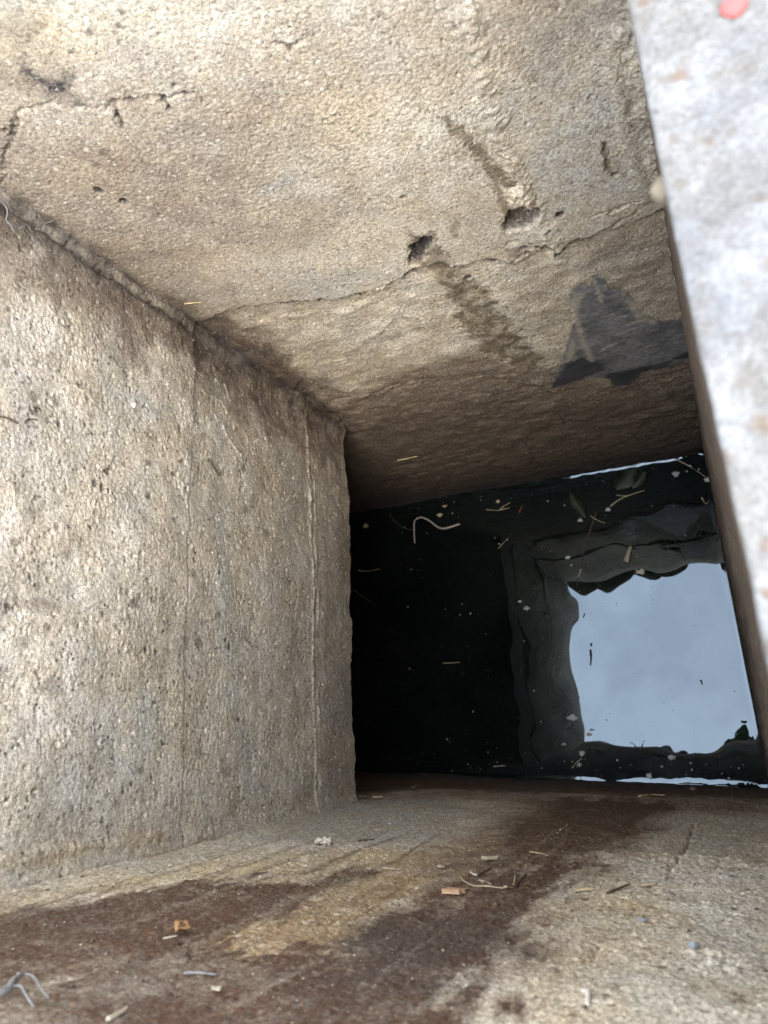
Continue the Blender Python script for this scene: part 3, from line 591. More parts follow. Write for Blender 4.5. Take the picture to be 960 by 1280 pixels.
# soffit of the left wall and the culvert end, parts of the same cast block
nb = len(left.us); bp_ = left.positions(np.arange(nb))
sv, sf = [], []
xs = [0, -0.01, -0.03, -0.08, -0.3, -1.02]
rows = []
for dx in xs:
    q = bp_.copy(); q[:, 0] += dx
    q[:, 2] = bp_[:, 2] * (1 if dx > -0.02 else 0) + (0 if dx > -0.02 else 1) * (0.428 + 0.004 * fbm(bp_[:, 1], np.full(nb, dx), 0.03, 3, 0.5, 3.0)); rows.append(q[::4])
V = np.concatenate(rows); F_ = grid_faces(len(rows[0]), len(xs))
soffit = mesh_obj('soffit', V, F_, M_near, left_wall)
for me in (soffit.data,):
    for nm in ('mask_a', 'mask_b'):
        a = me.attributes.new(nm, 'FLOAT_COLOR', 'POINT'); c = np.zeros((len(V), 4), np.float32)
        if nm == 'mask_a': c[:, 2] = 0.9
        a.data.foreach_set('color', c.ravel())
yy = np.linspace(-0.2, 0.5, 36); zz = np.linspace(-0.1, 0.5, 30)
Y2, Z2 = np.meshgrid(yy, zz); Y2, Z2 = Y2.ravel(), Z2.ravel()
V = np.stack([-1.45 + 0.02 * fbm(Y2, Z2, 0.1, 3, 0.5, 1.0), Y2, Z2], 1)
back = mesh_obj('culvert_end', V, grid_faces(36, 30), M_near, left_wall)

# ---- near wall, the one the camera leans over
near = Wall(base_near, steps(-1.5, (-0.56, 0.03), (-0.5, 0.002), (0.03, 0.00085)), steps(-0.06, (0.0, 0.006), (0.45, 0.0035), (0.7, 0.0022), (1.16, 0.0013), (1.18, 0.004)), 0.003, seed=47.0)
U, S = near.U, near.S
g1 = fbm(U, S, 0.0042, 3, 0.6, 1.0); g2 = fbm(U, S, 0.010, 3, 0.6, 5.0)
near.h += fbm(U, S, 0.15, 3, 0.5, 2.0) * 0.004 + fbm(U, S, 0.03, 3, 0.5, 3.0) * 0.0012 + g1 * 0.0010 + g2 * 0.0006
near.h += fbm(U, S * 0.12, 0.012, 4, 0.6, 7.0) * 0.0008
upper = near.area([(-0.4626, 1.105), (-0.4492, 1.0153), (-0.4264, 0.9492), (-0.3453, 0.8713), (-0.277, 0.8203), (-0.231, 0.7855), (-0.1583, 0.716), (-0.1203, 0.7123), (-0.0603, 0.7042), (0.0721, 0.6791), (0.0134, 1.127), (-0.2341, 1.2419)], 0.002, 0.003, 0.03, 2.0)
near.h += upper * (0.0012 + 0.0028 * smooth(-0.2, -0.08, U))
lip = near.line([(-0.1194, 0.6749), (-0.0804, 0.6789), (-0.0504, 0.6646), (-0.003, 0.677), (0.0192, 0.6795)], 0.020, 0.012, 0.008, 0.03, 3.0)
near.h += lip * (0.003 + 0.004 * fbm(U, S, 0.014, 3, 0.6, 8.0))
near.h += near.area([(-0.0457, 0.9386), (-0.0349, 0.9221), (-0.016, 0.9315), (-0.0093, 0.9539), (-0.0296, 0.9751), (-0.0439, 0.9665)], 0.006, 0.005, 0.02, 4.0) * (0.001 + 0.003 * fbm(U, S, 0.008, 3, 0.6, 9.0))
for k, c in enumerate(([(-0.0701, 0.4411), (-0.0682, 0.5534), (-0.0674, 0.6421), (-0.0688, 0.7083)], [(-0.0717, 0.7097), (-0.0703, 0.7612), (-0.0754, 0.7828)], [(-0.2331, 0.7798), (-0.1898, 0.7489), (-0.1583, 0.716)], [(-0.2522, 1.0213), (-0.2219, 1.007), (-0.2053, 0.9932)], [(-0.4579, 0.8999), (-0.4586, 0.8769)], [(-0.2784, 1.0409), (-0.2913, 1.0244), (-0.3019, 1.0213)], [(-0.0904, 0.9796), (-0.0875, 0.9512)])):
    near.h -= near.line(c, 0.0015, 0.0012, 0.003, 0.012, 40 + k) * 0.003
pits = [(random.uniform(-0.5, 0.02), random.uniform(0.4, 1.16)) for _ in range(900)]
near.spots(pits, 0.0008, 0.0026, None, 0.0016)
grains = [(random.uniform(-0.5, 0.02), random.uniform(0.6, 1.16)) for _ in range(900)]
near.spots(grains, 0.0007, 0.0018, None, -0.0012)
# masks: rust-brown run-off fanned down the wall
near.add('pale', near.area([(-0.0957, 0.711), (0.007, 0.71), (0.0001, 0.8873), (-0.0323, 0.8774), (-0.0722, 0.8258)], 0.03, 0.02, 0.04, 1.0), 0.7)
near.add('pale', near.area([(-0.1107, 0.9394), (0.0022, 0.8332), (-0.0053, 1.026), (-0.1125, 1.0761)], 0.06, 0.05, 0.05, 1.5), 0.30)
near.add('grey', near.area([(-0.5107, 0.4896), (-0.4948, 0.4071), (-0.4069, 0.3642), (-0.3226, 0.4154), (-0.2903, 0.7067), (-0.4374, 0.7304), (-0.4854, 0.701)], 0.03, 0.02, 0.04, 2.0), 0.85)
near.add('grey', near.area([(-0.1606, 0.2438), (0.0086, 0.1612), (-0.0024, 0.649), (-0.1018, 0.6586)], 0.05, 0.03, 0.04, 2.5), 0.5)
near.add('grey', near.area([(-0.0437, 0.8124), (-0.0078, 0.891), (-0.0097, 0.9714), (-0.0389, 0.921)], 0.02, 0.02, 0.03, 2.7), 0.6)
near.add('gold', near.area([(-0.4679, 1.0348), (-0.4489, 0.9491), (-0.3838, 0.8125), (-0.2903, 0.7067), (-0.2359, 0.581), (-0.2092, 0.621), (-0.2342, 0.7769), (-0.305, 0.8581), (-0.3944, 0.9287), (-0.4513, 1.0471)], 0.03, 0.02, 0.03, 3.0, 3.0), 0.55)
near.add('gold', near.area([(-0.2869, 1.03), (-0.2825, 0.9675), (-0.2783, 0.8455), (-0.2402, 0.7964), (-0.2065, 0.7804), (-0.2312, 0.8513), (-0.2248, 0.9199), (-0.2163, 0.981), (-0.2295, 1.0106), (-0.2583, 1.0271)], 0.012, 0.012, 0.03, 4.0, 2.0), 0.9)
near.add('gold', near.area([(-0.1237, 1.0814), (-0.1238, 0.9888), (-0.1102, 0.8438), (-0.0532, 0.8169), (-0.0605, 0.9456), (-0.0674, 1.0551)], 0.05, 0.03, 0.04, 4.5), 0.45)
near.add('stain', near.area([(-0.4484, 1.1135), (-0.4285, 1.0324), (-0.4238, 0.9875), (-0.3721, 0.9127), (-0.331, 0.8932), (-0.2953, 0.8384), (-0.2859, 0.8015), (-0.2717, 0.8838), (-0.2805, 0.9704), (-0.2913, 1.0244), (-0.3052, 1.0462), (-0.3189, 1.0868), (-0.3152, 1.1933)], 0.012, 0.026, 0.03, 5.0, 3.0, 6), 0.92)
near.add('stain', near.area([(-0.389, 1.1491), (-0.3013, 1.0384), (-0.247, 1.0218), (-0.2092, 0.995), (-0.2206, 0.9571), (-0.2196, 0.9067), (-0.2107, 0.8416), (-0.2169, 0.7687), (-0.1941, 0.7331), (-0.1627, 0.6955), (-0.1213, 0.7057), (-0.1224, 0.7563), (-0.1439, 0.81), (-0.1294, 0.8749), (-0.1363, 0.9264), (-0.123, 0.9605), (-0.1222, 0.9945), (-0.1329, 1.0119), (-0.1318, 1.0591), (-0.1081, 1.1392), (-0.2754, 1.2172)], 0.012, 0.026, 0.03, 6.0, 3.0, 6), 0.93)
near.add('stain', near.area([(-0.206, 0.8111), (-0.238, 0.6817), (-0.2587, 0.4635), (-0.2595, 0.2922), (-0.1606, 0.2438), (-0.1073, 0.2661), (-0.1175, 0.524), (-0.1224, 0.6989), (-0.1583, 0.716)], 0.03, 0.02, 0.03, 6.5, 3.0), 0.85)
near.add('brown', near.area([(-0.3019, 0.8257), (-0.2786, 0.6543), (-0.3088, 0.3162), (-0.2708, 0.1881), (-0.1047, 0.1639), (-0.1026, 0.5169), (-0.1072, 0.7165), (-0.1209, 0.8913), (-0.1086, 0.9682), (-0.1125, 1.0761), (-0.2754, 1.2172), (-0.4941, 1.0861)], 0.05, 0.03, 0.04, 7.0, 2.0), 0.55)
near.cut('stain', near.area([(-0.3259, 1.0901), (-0.32, 1.0702), (-0.2746, 1.0391), (-0.2313, 1.0457), (-0.2524, 1.0679), (-0.2826, 1.088)], 0.02, 0.02, 0.03, 7.2, 2.0) * 0.45)
near.add('brown', near.area([(-0.3259, 1.0901), (-0.32, 1.0702), (-0.2746, 1.0391), (-0.2313, 1.0457), (-0.2524, 1.0679), (-0.2826, 1.088)], 0.02, 0.02, 0.03, 7.2, 2.0), 0.75)
near.cut('stain', near.area([(-0.3317, 1.1329), (-0.2888, 1.0966), (-0.2355, 1.1253), (-0.2881, 1.166)], 0.02, 0.02, 0.03, 7.3, 2.0) * 0.4)
near.add('dark', near.area([(-0.2169, 0.9894), (-0.2171, 0.9367), (-0.1885, 0.9028), (-0.1452, 0.8927), (-0.123, 0.9605), (-0.1413, 1.033), (-0.1871, 1.0545)], 0.03, 0.03, 0.035, 7.5), 0.5)
near.add('stain', near.area([(-0.5393, 0.3433), (-0.4362, 0.2198), (-0.2663, 0.2093), (0.0286, 0.1514), (0.1104, -1.9586), (-1.6687, -0.998), (-0.729, 0.3512)], 0.03, 0.02, 0.04, 8.0), 0.85)
near.add('brown', near.area([(-0.5046, 0.4119), (-0.3873, 0.3546), (-0.2318, 0.3712), (0.0218, 0.3277), (0.1104, -1.9586), (-1.6687, -0.998), (-0.6405, 0.4783)], 0.04, 0.03, 0.04, 8.5), 0.6)
near.add('damp', near.area([(-0.1592, 0.4004), (-0.1279, 0.354), (-0.1175, 0.4097), (-0.1442, 0.4436)], 0.01, 0.008, 0.02, 9.0), 0.6)
near.add('pale', near.area([(-0.4469, 0.9793), (-0.426, 0.9645), (-0.4048, 0.9643), (-0.4175, 0.9799)], 0.006, 0.006, 0.015, 9.3), 0.7)
near.add('pale', near.area([(-0.2447, 1.0177), (-0.243, 1.0125), (-0.2257, 1.0088), (-0.2312, 1.0158)], 0.006, 0.006, 0.015, 9.5), 0.7)
near.spots([(random.uniform(-0.48, 0.01), random.uniform(0.7, 1.15)) for _ in range(160)], 0.001, 0.0035, 'pale', 0, 0.7)
near.spots([(random.uniform(-0.2, 0.01), random.uniform(0.7, 1.15)) for _ in range(120)], 0.001, 0.004, 'brown', 0, 0.8)
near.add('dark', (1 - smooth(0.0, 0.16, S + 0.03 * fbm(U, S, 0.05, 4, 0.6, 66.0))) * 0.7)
for k in range(70):                       # separate rivulets drawn down the wall, some washed clean, some darker
    x0 = random.uniform(-0.46, -0.02); t0 = random.uniform(0.75, 1.1); t1 = t0 - random.uniform(0.1, 0.4); w_ = random.uniform(0.0008, 0.004)
    ln = near.line([(x0, t0), (x0 + random.gauss(0, 0.006), (t0 + t1) / 2), (x0 + random.gauss(0, 0.01), t1)], w_, w_, 0.002, 0.03, 100 + k, True)
    if k % 3: near.cut('stain', ln * random.uniform(0.12, 0.4))
    elif x0 < -0.14: near.add('stain', ln * random.uniform(0.4, 0.8))
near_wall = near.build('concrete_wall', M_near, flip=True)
tag(near_wall, 'rust-brown stained concrete wall sloping away at the bottom of the picture', 'wall', 'walls of the pit')

# ---- right wall with its pale ledge close under the lens
right = Wall(base_right, steps(-0.2, (-0.05, 0.003), (0.25, 0.001), (0.46, 0.0025)), steps(-0.06, (0.0, 0.006), (1.1, 0.004), (1.1985, 0.002)), 0.0, seed=71.0, r=0.0015)
U, S = right.U, right.S
topm = smooth(1.17, 1.2, S)
right.h += (fbm(U, S, 0.12, 3, 0.5, 2.0) * 0.004 + fbm(U, S, 0.025, 4, 0.6, 3.0) * 0.0045) * (1 - smooth(0.5, 1.15, S)) + fbm(U, S, 0.012, 3, 0.6, 4.0) * 0.0006
right.add('gold', (1 - smooth(1.19, 1.198, S)) * 0.95)
right.add('brown', (1 - smooth(1.10, 1.195, S)) * (0.5 + 0.5 * smooth(-0.1, 0.2, fbm(U, S, 0.02, 4, 0.6, 12.0))))
right.add('stain', (1 - smooth(0.1, 0.5, S)) * 0.7)
right.add('pale', smooth(-0.1, 0.15, fbm(U, S, 0.02, 3, 0.6, 5.0)) * topm * 0.8)
right.add('grey', smooth(0.0, 0.2, fbm(U, S, 0.016, 3, 0.6, 6.0)) * topm * 0.7)
for key, n_, r0, r1, st in (('brown', 160, 0.0012, 0.0035, 0.85), ('dark', 60, 0.0008, 0.0022, 0.8), ('gold', 40, 0.002, 0.004, 0.6)):
    right.spots([(random.uniform(-0.15, 0.4), random.uniform(1.195, 1.32)) for _ in range(n_)], r0, r1, key, 0.0003, st)
right_wall = right.build('concrete_wall', M_ledge, flip=True)
tag(right_wall, 'whitish blurred concrete ledge close to the lens along the right side', 'wall', 'walls of the pit')

# ------------------------------------------------------------------ ground round the pit
m, nt, b = new_mat('soil_and_gravel')
co = nt.nodes.new('ShaderNodeTexCoord').outputs['Object']
c = mixc(nt, ramp(nt, noise(nt, co, 1.3, 8, 0.7), 0.4, 0.6), (0.10, 0.085, 0.06), (0.07, 0.09, 0.035))
c = mixc(nt, ramp(nt, noise(nt, co, 40, 6, 0.7), 0.35, 0.7), c, (0.16, 0.14, 0.11))
nt.links.new(c, b.inputs['Base Color']); b.inputs['Roughness'].default_value = 0.95
M_soil = m
X0, X1, Y0, Y1 = -0.62, 0.18, -0.26, 0.56
a_ = 0.12; zg = 1.175; Bg = 60.0
gx = [-Bg, -8, -2, X0, X1, 2, 8, Bg]; gy = [-Bg, -8, -2, Y0, Y1, 2, 8, Bg]
gv = [(x, y, zg) for y in gy for x in gx]
gf = [(j * 8 + i, j * 8 + i + 1, (j + 1) * 8 + i + 1, (j + 1) * 8 + i) for j in range(7) for i in range(7) if not (i == 3 and j == 3)]
ground = mesh_obj('ground', gv, gf, M_soil); tag(ground, kind='structure')

# ------------------------------------------------------------------ water
m, nt, b = new_mat('dark_standing_water')
co = nt.nodes.new('ShaderNodeTexCoord').outputs['Object']
c = mixc(nt, ramp(nt, noise(nt, co, 7, 5, 0.6), 0.35, 0.65), (0.003, 0.005, 0.0045), (0.007, 0.010, 0.0085))
nt.links.new(c, b.inputs['Base Color'])
b.inputs['Roughness'].default_value = 0.0
b.inputs['IOR'].default_value = 1.55
b.inputs['Specular IOR Level'].default_value = 0.68
b.inputs['Specular Tint'].default_value = (0.71, 0.87, 1.0, 1.0)      # sky blue tinted into the reflection itself, beyond what plain water gives
bp = nt.nodes.new('ShaderNodeBump'); bp.inputs['Distance'].default_value = 0.0012; bp.inputs['Strength'].default_value = 0.5
bp.inputs['Distance'].default_value = 0.0032
nt.links.new(noise(nt, co, 11, 1, 0.4), bp.inputs['Height']); nt.links.new(bp.outputs[0], b.inputs['Normal'])
M_water = m
xs = steps(-1.5, (-0.5, 0.02), (-0.02, 0.003), (0.022, 0.0004))
ts = steps(-0.004, (0.022, 0.0005), (0.525, 0.004), (0.563, 0.0005))
XX, TT = [a.ravel() for a in np.meshgrid(xs, ts)]
yn = -0.1265 - 0.0465 * XX; yf = 0.4317 + 0.0121 * XX
YY = yn + (yf - yn) * TT / 0.558
dn, df, dr = YY - yn, yf - YY, 0.0124 - 0.0332 * YY - XX
Lc = 0.0038
wav = lambda a, s: 0.6 + 0.9 * fbm(a, a * 0, 0.05, 3, 0.5, s)
dn_ = dn + 0.002 * fbm(XX, XX * 0, 0.02, 3, 0.5, 2.0) - 0.002; df_ = df + 0.002 * fbm(XX, XX * 0, 0.02, 3, 0.5, 4.0) - 0.002
ZZ = 0.0022 * wav(XX, 1.0) * (0.3 + 0.7 * smooth(-0.22, -0.15, XX)) * np.exp(-np.clip(dn_, 0, 1) / Lc) + 0.0024 * wav(XX, 3.0) * (0.15 + 0.85 * smooth(-0.32, -0.2, XX)) * np.exp(-np.clip(df_, 0, 1) / Lc) + 0.0018 * np.exp(-np.clip(dr, 0, 1) / Lc)
water = mesh_obj('water', np.stack([XX, YY, ZZ], 1), grid_faces(len(xs), len(ts)), M_water)
tag(water, kind='structure')
#DEBRIS
# ------------------------------------------------------------------ small things: helpers
M_straw = plain('dry_straw', (0.50, 0.40, 0.24), (0.36, 0.27, 0.15), 300)
M_twig = plain('brown_twig', (0.15, 0.10, 0.065), (0.075, 0.05, 0.035), 300)
M_pale = plain('bleached_wood', (0.46, 0.38, 0.27), (0.30, 0.24, 0.16), 250)
M_greyroot = plain('grey_root', (0.24, 0.22, 0.20), (0.13, 0.115, 0.10), 300)
M_white = plain('white_petal', (0.64, 0.58, 0.49), (0.42, 0.36, 0.28), 400, 0.7)
M_orange = plain('orange_wood', (0.40, 0.21, 0.085), (0.22, 0.115, 0.05), 300)
M_pink = plain('pinkish_wood', (0.46, 0.29, 0.17), (0.32, 0.19, 0.11), 300)
M_worm = plain('pink_worm_skin', (0.36, 0.27, 0.24), (0.46, 0.36, 0.32), 150, 0.25, 0.2, 0.5)
M_leaf = plain('wet_green_leaf', (0.018, 0.030, 0.014), (0.010, 0.018, 0.010), 80, 0.5, 0.2, 0.3)
M_weed = plain('weed_leaf', (0.05, 0.085, 0.025), (0.035, 0.06, 0.02), 60, 0.6)
M_foam = plain('white_foam', (0.58, 0.58, 0.56), (0.30, 0.30, 0.28), 500, 0.5)
M_red = plain('red_paint', (0.36, 0.075, 0.065), (0.30, 0.06, 0.055), 200, 0.5)
M_stone = plain('tan_pebble', (0.17, 0.135, 0.095), (0.12, 0.095, 0.065), 200)
M_blue = plain('blue_grey_lump', (0.30, 0.31, 0.32), (0.16, 0.165, 0.17), 250)
M_black = plain('black_bits', (0.012, 0.012, 0.012), (0.02, 0.018, 0.016), 200, 0.7)
M_web = plain('grey_cobweb', (0.24, 0.23, 0.22), (0.15, 0.14, 0.13), 300)

def tube(name, pts, r0, mat, parent=None, r1=None, seg=6, wob=0.0, sub=3):
    pts = [Vector(p) for p in pts]; r1 = r0 * 0.6 if r1 is None else r1
    P = []
    for i in range(len(pts) - 1):                                   # Catmull-Rom through the points
        a, b_, c, d = pts[max(i - 1, 0)], pts[i], pts[i + 1], pts[min(i + 2, len(pts) - 1)]
        for k in range(sub):
            t = k / sub
            P.append(0.5 * ((2 * b_) + (c - a) * t + (2 * a - 5 * b_ + 4 * c - d) * t * t + (3 * b_ - a - 3 * c + d) * t ** 3))
    P.append(pts[-1])
    V, F = [], []; n = len(P)
    for i, p in enumerate(P):
        tdir = (P[min(i + 1, n - 1)] - P[max(i - 1, 0)]).normalized()
        s = tdir.orthogonal().normalized(); u = tdir.cross(s)
        r = (r0 + (r1 - r0) * i / (n - 1)) * (1 + wob * random.uniform(-1, 1))
        for k in range(seg):
            an = 2 * math.pi * k / seg; V.append(p + (s * math.cos(an) + u * math.sin(an)) * r)
    for i in range(n - 1):
        for k in range(seg):
            F.append((i * seg + k, i * seg + (k + 1) % seg, (i + 1) * seg + (k + 1) % seg, (i + 1) * seg + k))
    F.append(tuple(range(seg))[::-1]); F.append(tuple((n - 1) * seg + k for k in range(seg)))
    return mesh_obj(name, [tuple(v) for v in V], F, mat, parent)

def blob(name, c, rad, mat, parent=None, rough=0.25, sub=2, frame=None, lobes=0):
    bm = bmesh.new(); bmesh.ops.create_icosphere(bm, subdivisions=sub, radius=1.0)
    ph = random.uniform(0, 50)
    fr = frame or (Vector((1, 0, 0)), Vector((0, 1, 0)), Vector((0, 0, 1)))
    for v in bm.verts:
        k = 1 + rough * (math.sin(v.co.x * 4.1 + ph) * math.cos(v.co.y * 3.7 + ph * 1.3) + 0.6 * math.sin(v.co.z * 5.3 + ph * 2)) + rough * 0.3 * random.uniform(-1, 1)
        if lobes: k *= 1 + 0.35 * math.sin(lobes * math.atan2(v.co.y, v.co.x) + ph)
        q = v.co * k
        v.co = Vector(c) + fr[0] * q.x * rad[0] + fr[1] * q.y * rad[1] + fr[2] * q.z * rad[2]
    me = bpy.data.meshes.new(name); bm.to_mesh(me); bm.free()
    me.polygons.foreach_set('use_smooth', np.full(len(me.polygons), True)); me.materials.append(mat)
    o = bpy.data.objects.new(name, me); col.objects.link(o)
    if parent: o.parent = parent
    return o

def chip(name, c, size, mat, frame, parent=None, jit=0.12):
    bm = bmesh.new(); bmesh.ops.create_cube(bm, size=1.0)
    bmesh.ops.subdivide_edges(bm, edges=bm.edges[:], cuts=1, use_grid_fill=True)
    for v in bm.verts:
        q = v.co + Vector([random.uniform(-jit, jit) for _ in range(3)])
        v.co = Vector(c) + frame[0] * q.x * size[0] + frame[1] * q.y * size[1] + frame[2] * q.z * size[2]
    me = bpy.data.meshes.new(name); bm.to_mesh(me); bm.free(); me.materials.append(mat)
    o = bpy.data.objects.new(name, me); col.objects.link(o)
    if parent: o.parent = parent
    return o

def leaf(name, base, tip, up, width, mat, parent=None, curl=0.2, thick=0.0004, n=7):
    base, tip = Vector(base), Vector(tip); d = tip - base; L = d.length; d.normalize()
    up = Vector(up); s = d.cross(up).normalized(); u = s.cross(d).normalized()
    V, F = [], []
    for side in (0, 1):
        for i in range(n + 1):
            t = i / n; w = width * math.sin(math.pi * min(1, t * 0.92 + 0.05)) ** 0.8 * (1 - 0.25 * t)
            c = base + d * L * t + u * (math.sin(t * math.pi) * curl * L * 0.4 - side * thick)
            for k, f in ((0, -1), (1, 0), (2, 1)):
                V.append(c + s * w * f * (1 + random.uniform(-.08, .08)) + u * abs(f) * width * curl)
    m_ = (n + 1) * 3
    for i in range(n):
        for k in range(2):
            a = i * 3 + k
            F.append((a, a + 1, a + 4, a + 3)); F.append((m_ + a, m_ + a + 3, m_ + a + 4, m_ + a + 1))
        F.append((i * 3, i * 3 + 3, m_ + i * 3 + 3, m_ + i * 3)); F.append((i * 3 + 2, m_ + i * 3 + 2, m_ + i * 3 + 5, i * 3 + 5))
    return mesh_obj(name, [tuple(v) for v in V], F, mat, parent)

def fr_wall(wall, p, ang=0.0):
    n = wall.normal(*p); t = n.cross(Vector((0, 0, 1))).normalized(); b_ = n.cross(t)
    c, s = math.cos(ang), math.sin(ang)
    return (t * c + b_ * s, b_ * c - t * s, n)
def on(wall, pts, off=0.001): return [wall.at(p[0], p[1], off) for p in pts]
def along(wall, pts, width, thick):
    """frame, centre and size of a chip lying between two wall points"""
    a, b_ = wall.at(*pts[0], 0.001), wall.at(*pts[1], 0.001); d = b_ - a
    n = wall.normal(*pts[0]); d1 = d.normalized(); s = n.cross(d1).normalized(); n2 = d1.cross(s)
    return (a + b_) / 2 + n * thick * 0.5, (d.length, width, thick), (d1, s, n2)
def wp(pts, z=0.0015): return [Vector((p[0], p[1], z)) for p in pts]

# ------------------------------------------------------------------ litter stuck on the near wall
p = [(-0.3693, 0.7356)][0]; c = near.at(*p, 0.003)
bl = empty('white_blossom', c)
tag(bl, 'crumpled white blossom stuck on the stained wall below the left corner', 'blossom')
for k in range(7):
    a = k * 0.9; q = fr_wall(near, p)
    o = blob('petal', q[0] * math.cos(a) * 0.0045 * (1 + 0.6 * (k % 2)) + q[1] * math.sin(a) * 0.004 + q[2] * 0.001 * (k % 3), (0.0034, 0.003, 0.0022), M_white, bl, 0.4, 2, q)
cc, sz, f = along(near, [(-0.2046, 0.8646), (-0.191, 0.8679)], 0.006, 0.003)
tag(chip('wood_chip', cc, sz, M_pink, f, None, 0.06), 'small peach-coloured block of wood on the dark brown stain', 'wood chip')
ol = empty('leaf_scrap', near.at(*[(-0.3075, 1.0123)][0], 0.001)); tag(ol, 'curled orange leaf scrap on the dark stain at lower left', 'leaf')
for (a, b_) in ([(-0.3078, 1.0175), (-0.3008, 1.0158)], [(-0.3084, 1.0161), (-0.3143, 1.0067)], [(-0.3143, 1.0067), (-0.3033, 1.012)], [(-0.3067, 1.0119), (-0.2996, 1.0153)]):
    o = leaf('fold', near.at(*a, 0.002) - ol.location, near.at(*b_, 0.0045) - ol.location, near.normal(*a), 0.0018, M_orange, ol, 0.5)
STR = [  # name, label, category, material, radius, wall, points
 ('straw', 'pale straw end beside the curled orange leaf scrap', 'straw', M_pale, 0.0009, near, [(-0.3108, 1.0239), (-0.306, 1.0183)]),
 ('feather', 'thin grey feather-like sliver on the stain at lower left', 'feather', M_greyroot, 0.0012, near, [(-0.2638, 1.066), (-0.2572, 1.0629), (-0.2476, 1.0621)]),
 ('straw', 'long curved pale straw lying on the dark stained patch', 'straw', M_straw, 0.0008, near, [(-0.2137, 0.8088), (-0.2037, 0.8273), (-0.1935, 0.8362), (-0.1861, 0.8353)]),
 ('straw', 'arched pale straw ending beside the upright twig stub', 'straw', M_pale, 0.0009, near, [(-0.1932, 0.8279), (-0.1822, 0.8387), (-0.1718, 0.839), (-0.166, 0.8311)]),
 ('twig', 'short upright brown twig stub among curved straws', 'twig', M_straw, 0.0012, near, [(-0.1714, 0.8362), (-0.1673, 0.8264), (-0.1787, 0.7799)]),
 ('twig', 'forked brown twig right of the curved straws', 'twig', M_twig, 0.0011, near, [(-0.1657, 0.8283), (-0.1671, 0.8099), (-0.1696, 0.7818)]),
 ('twig', 'short brown twig above the curved straws', 'twig', M_twig, 0.0011, near, [(-0.2004, 0.8055), (-0.2022, 0.7879), (-0.2013, 0.768)]),
 ('straw', 'short white straw tip touching the brown twig', 'straw', M_white, 0.0013, near, [(-0.212, 0.7894), (-0.2057, 0.7989), (-0.2018, 0.8032)]),
 ('straw', 'small pale straw under the short brown twig', 'straw', M_pale, 0.0008, near, [(-0.1958, 0.8179), (-0.1908, 0.8184), (-0.1837, 0.8261)]),
 ('straw', 'straight pale straw on the seam of the stained wall', 'straw', M_straw, 0.0010, near, [(-0.1909, 0.6848), (-0.1817, 0.6846), (-0.1741, 0.6931)]),
 ('straw', 'flat bleached straw left of the curved straws', 'straw', M_pale, 0.0009, near, [(-0.2806, 0.8024), (-0.2707, 0.8044), (-0.2639, 0.8011)]),
 ('twig', 'dark needle lying near the white blossom', 'twig', M_twig, 0.0012, near, [(-0.3502, 0.7032), (-0.3473, 0.6921), (-0.3442, 0.6807)]),
 ('twig', 'dark brown twig left of the pale flat chip', 'twig', M_twig, 0.0011, near, [(-0.1017, 0.8328), (-0.0972, 0.8138), (-0.0925, 0.7936)]),
 ('straw', 'bleached stick end at the very bottom left edge', 'straw', M_pale, 0.0016, near, [(-0.2538, 1.1252), (-0.2544, 1.1182), (-0.2556, 1.1132)]),
 ('seed', 'cream seed lying at the left wall foot', 'seed', M_pale, 0.0026, near, [(-0.4951, 0.3659), (-0.4891, 0.363), (-0.479, 0.3687)]),
 ('seed', 'smaller cream seed touching the left wall foot', 'seed', M_pale, 0.0022, near, [(-0.5123, 0.3743), (-0.5115, 0.3632), (-0.5064, 0.3607)]),
 ('straw', 'tiny pale straw under the dark culvert edge', 'straw', M_pale, 0.0013, near, [(-0.4905, 0.2336), (-0.494, 0.2086), (-0.4999, 0.1838)]),
 ('straw', 'tan straw flat against the lower near wall', 'straw', M_straw, 0.0012, near, [(-0.1905, 0.5647), (-0.1911, 0.5304), (-0.1949, 0.5076)]),
 ('twig', 'tan twig resting at the near waterline', 'twig', M_straw, 0.0016, near, [(-0.1574, 0.2006), (-0.1421, 0.1712), (-0.1233, 0.1731)]),
]
for nm, lab, cat, mt, r, w, pts in STR:
    tag(tube(nm, on(w, pts, r * 0.8), r * 0.75, mt, None, r * 0.45, 6, 0.25), lab, cat)
# dried root, bottom left corner
rt = empty('dried_root', near.at(*[(-0.3081, 1.1299)][0], 0.003)); tag(rt, 'grey dried root with bent branches at the bottom left corner', 'root')
L0 = rt.location
tube('stem', [q - L0 for q in on(near, [(-0.3112, 1.1411), (-0.3075, 1.1356), (-0.3087, 1.1282), (-0.314, 1.1204), (-0.3186, 1.1139)], 0.004)], 0.0024, M_greyroot, rt, 0.0010, 7, 0.15)
tube('branch', [q - L0 for q in on(near, [(-0.3176, 1.1156), (-0.316, 1.1127), (-0.3088, 1.1137), (-0.2956, 1.1221), (-0.2833, 1.1299)], 0.005)], 0.0008, M_greyroot, rt, 0.0004, 6, 0.1)
tube('branch', [q - L0 for q in on(near, [(-0.3083, 1.1261), (-0.3052, 1.1246), (-0.2954, 1.1289), (-0.284, 1.1358)], 0.004)], 0.0008, M_greyroot, rt, 0.0004, 6, 0.1)
